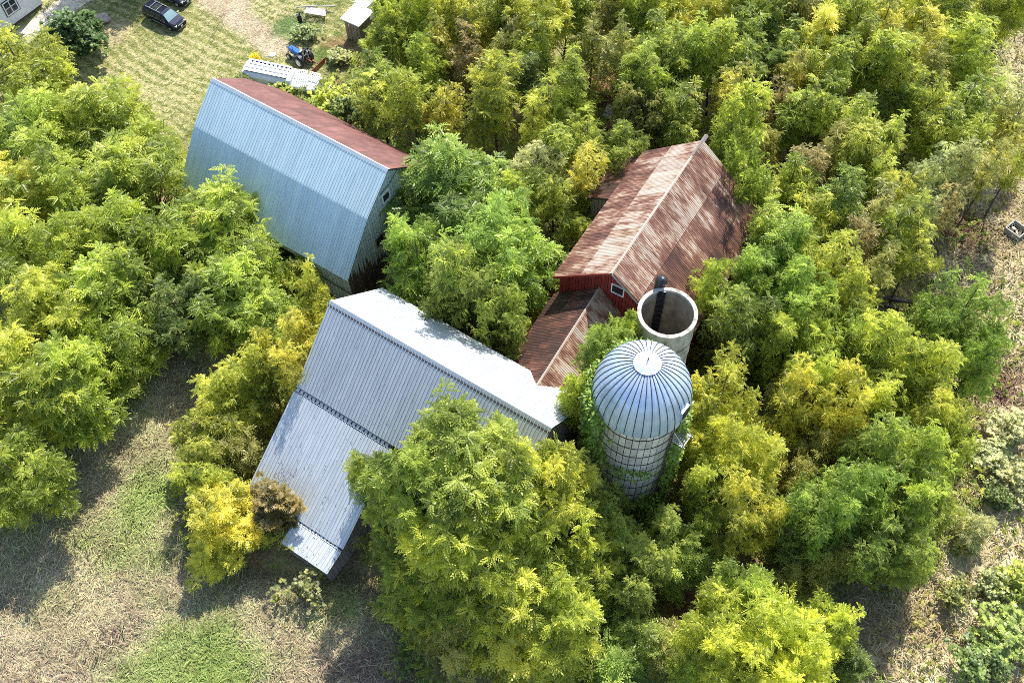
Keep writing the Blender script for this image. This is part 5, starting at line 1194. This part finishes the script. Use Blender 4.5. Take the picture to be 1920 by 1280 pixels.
for j, (xx, yy, rz_, nn) in enumerate(((2.1, .5, .12, 7), (3.6, .45, -.1, 6), (2.6, -.7, .2, 6))):
    fr_ = MB(); m4 = Matrix.Translation((xx, yy, 1.12)) @ Matrix.Rotation(rz_, 4, 'Z') @ Matrix.Rotation(.12, 4, 'X')
    for s in (-1, 1): fr_.bar(m4 @ Vector((-.65, s * .55, 0)), m4 @ Vector((.65, s * .55, 0)), .08)
    fo = fr_.build('slatted_frame', M['whitepaint'], ws)
    for k in range(nn):
        q = -.6 + 1.2 * k / (nn - 1); MB().bar(m4 @ Vector((q, -.6, .05)), m4 @ Vector((q, .6, .05)), .11, .03).build('slat', M['whitepaint'], fo)

# --- board shed and what stands round it
sh = empty('board_shed', (-17.95, 89.9, 0), -.57, 'narrow tan board shed with white flat roof by the trees', 'shed')
w_ = MB().box((1.0, 1.1, 1.45), (1.9, 2.1, 2.9)).build('wall', M['deck'], sh)
for k in range(5):
    c_ = rs.uniform(.75, 1.2); MB().box((.22 + k * .4, .02, 1.42 + rs.uniform(-.03, .03)), (.36, .05, 2.7)).build('wall_board', M['shed_board'], w_, color=(c_, c_, c_))
for k in range(5): MB().box((.02, .25 + k * .43, 1.42), (.05, .40, 2.7)).build('wall_board', M['shed_board'], w_)
MB().box((.6, -.02, 2.2), (.16, .03, .34)).build('notice', M['whitepaint'], sh)
MB().box((1.1, 1.05, 3.0), (2.6, 2.9, .14)).build('roof', M['whitepaint'], sh, bevel=.03)
wb = empty('white_box_trailer', (-16.9, 92.9, 0), math.radians(52), 'long white flat-roofed box behind the board shed', 'trailer')
MB().box((3.2, -.8, 1.5), (6.4, 1.7, 2.0)).build('body', M['whitepaint'], wb, bevel=.05); MB().box((3.2, -.8, 2.56), (6.5, 1.8, .1)).build('roof', M['whitetarp'], wb, bevel=.03)
for xx in (2.6, 3.8):
    for s in (-1.6, 0): wheel(wb, xx, s, .35, .22, M['alloy'], 1)
rk = empty('slatted_panel', (-21.7, 93.85, 0), -.15, 'grey slatted timber panel lying in the weeds', 'panel')
m4 = Matrix.Translation((0, 0, .55)) @ Matrix.Rotation(-.25, 4, 'X') @ Matrix.Rotation(.08, 4, 'Y')
fr_ = MB()
for q in (-1.0, 0, 1.0): fr_.bar(m4 @ Vector((q, -.75, -.06)), m4 @ Vector((q, .75, -.06)), .1)
fr_.build('frame', M['palegrey'], rk)
for k in range(9): MB().bar(m4 @ Vector((-1.3, -.72 + k * .18, 0)), m4 @ Vector((1.3 - .04 * k, -.72 + k * .18, 0)), .12, .04).build('slat', M['palegrey'], rk)
for s in (-1, 1): MB().bar((s * 1.0, .6, 0), (s * 1.0, .6, .75), .1).build('leg', M['palegrey'], rk)
finish(MB().tube([(-24.1, 94.75, .45), (-21.5, 94.8, .55), (-19.6, 94.7, .5)], .07, 6).build('timber_pole', M['palegrey']), 'long pale pole lying across the slatted panel', 'pole')
pb = empty('old_stove', (-23.6, 92.9, 0), .3, 'small black upright box with a pale top standing in the weeds', 'stove')
MB().box((0, 0, .45), (.5, .45, .9)).build('body', M['blacksteel'], pb, bevel=.03); MB().tube([(.1, 0, .9), (.1, 0, 1.25)], .07, 8).build('flue', M['blacksteel'], pb); MB().box((0, -.24, .45), (.3, .03, .35)).build('door', M['hoop'], pb)
def rock(name, loc, r_, label, seed, mat):
    bm = bmesh.new(); bmesh.ops.create_icosphere(bm, subdivisions=3, radius=1.0); rr = random.Random(seed); ph = [rr.uniform(0, 6) for _ in range(6)]
    for v in bm.verts:
        k = 1 + .16 * math.sin(v.co.x * 3 + ph[0]) * math.sin(v.co.y * 2.6 + ph[1]) + .1 * math.sin(v.co.z * 5 + ph[2] + v.co.x * 4) + rr.uniform(-.03, .03)
        v.co = Vector((v.co.x * r_[0] * k, v.co.y * r_[1] * k, v.co.z * r_[2] * k + r_[2] * .55))
    me = bpy.data.meshes.new(name); bm.to_mesh(me); bm.free(); me.materials.append(mat); o = link(name, me); o.location = loc; finish(o, label, 'rock')
rock('boulder', (-46.4, 93.6, 0), (.85, .65, .6), 'pinkish grey boulder on the lawn beyond the round bush', 1, M['stone'])
rock('flat_stone', (-26.26, 87.42, 0), (.42, .3, .12), 'small pale flat stone on the dirt track near the tractor', 2, M['whitetarp'])

# --- broken crate and beams in the clearing
bc = empty('broken_crate', (49.6, 60.25, 0), -.9, 'open broken crate with pale edges full of scrap by the dry grass', 'crate')
for s in (-1, 1):
    MB().box((0, s * .72, .4), (1.5, .1, .75)).build('side_board', M['palegrey'], bc); MB().box((s * .78, 0, .36), (.1, 1.34, .68)).build('end_board', M['palegrey'], bc)
MB().box((0, 0, .08), (1.4, 1.3, .08)).build('base', M['dark'], bc)
for k in range(5):
    a_, b_ = rs.uniform(-.5, .5), rs.uniform(-.4, .4); MB().box((a_, b_, .24), (rs.uniform(.2, .5), rs.uniform(.1, .3), .2), rz=rs.uniform(0, 3)).build('scrap', M['galv'] if k % 2 else M['hoop'], bc)
for k, (a_, b_, lab) in enumerate((((30.9, 53.75, .45), (37.8, 52.05, .5), 'dark fallen timber beam under the saplings, the upper of two'), ((33.5, 52.4, .25), (38.0, 51.1, .3), 'shorter dark fallen timber lying just below the longer beam'))):
    finish(MB().bar(a_, b_, .32, .28).build('fallen_beam', M['board_grey'], bevel=.02, color=(.45, .42, .4)), lab, 'beam', 'beams fallen in the wood')
for k, (px, py, z, rz_, tl, sz, lab) in enumerate(((10.3, 78.6, .9, .4, .5, (2.2, 1.3), 'rust-brown roofing sheet leaning on rubble in the wood'), (10.9, 77.2, .5, 1.2, .25, (1.9, 1.0), 'grey metal sheet lying in the wood between rust-brown ones'), (11.4, 75.6, .7, .9, -.45, (2.6, 1.2), 'rust-brown roofing sheet tipped on edge nearer the rusty barn'))):
    n_ = 8; mb = MB(); m4 = Matrix.Translation((px, py, z)) @ Matrix.Rotation(rz_, 4, 'Z') @ Matrix.Rotation(tl, 4, 'X'); V = []
    for th_ in (0, .02):
        for yy in (-sz[1] / 2, sz[1] / 2): V += [m4 @ Vector((-sz[0] / 2 + sz[0] * i / n_, yy, (.05 if i % 2 else 0) + th_)) for i in range(n_ + 1)]
    q = n_ + 1; F = []
    for i in range(n_): F += [(i, i + 1, q + i + 1, q + i)[::-1], (2 * q + i, 2 * q + i + 1, 3 * q + i + 1, 3 * q + i), (i, i + 1, 2 * q + i + 1, 2 * q + i), (q + i, 3 * q + i, 3 * q + i + 1, q + i + 1)]
    finish(mb.add(V, F).build('roofing_sheet', M['rust'] if k != 1 else M['palegrey'], color=(.6, 1, 1)), lab, 'metal sheet')

# --- leaves blown on to the metal roofs
rf = np.random.default_rng(31); V = []
def on_slope(n, x0, x1, y0, z0, y1, z1, bias):
    u = rf.random(n) ** bias; y = y0 + (y1 - y0) * u; z = z0 + (z1 - z0) * u + .12; x = rf.uniform(x0, x1, n)
    c, s = math.cos(-.6), math.sin(-.6); return np.stack([-14.15 + c * x - s * y, 44.51 + s * x + c * y, z], 1)
P = np.concatenate([on_slope(200, 0, 9.5, -6.1, 8.35, -13.2, 3.5, .8), on_slope(60, 1.5, 3.2, -10.5, 5.35, -12.3, 4.1, 1), on_slope(90, .3, 12, -.6, 13.45, -5.5, 8.95, .7), on_slope(40, 5, 9.5, -13.7, 3.2, -15.4, 2.75, 1)])
n = len(P); tw = np.full(n, -.55); W, Q, tt = place_leaves(LS, P, rf.uniform(0, 6.28, n), rf.normal(0, .3, n), rf.normal(0, .3, n), rf.uniform(.06, .15, n), rf.random(n))
lc = np.array([(.16, .10, .05), (.22, .18, .06), (.10, .09, .05), (.26, .09, .04)])[rf.integers(0, 4, n)]
finish(link('fallen_leaves', nmesh('fallen_leaves', W, Q, M['blade'], colv=np.repeat(lc, 4, 0))), 'dry leaves scattered over the pale metal lean-to roof', kind='stuff')
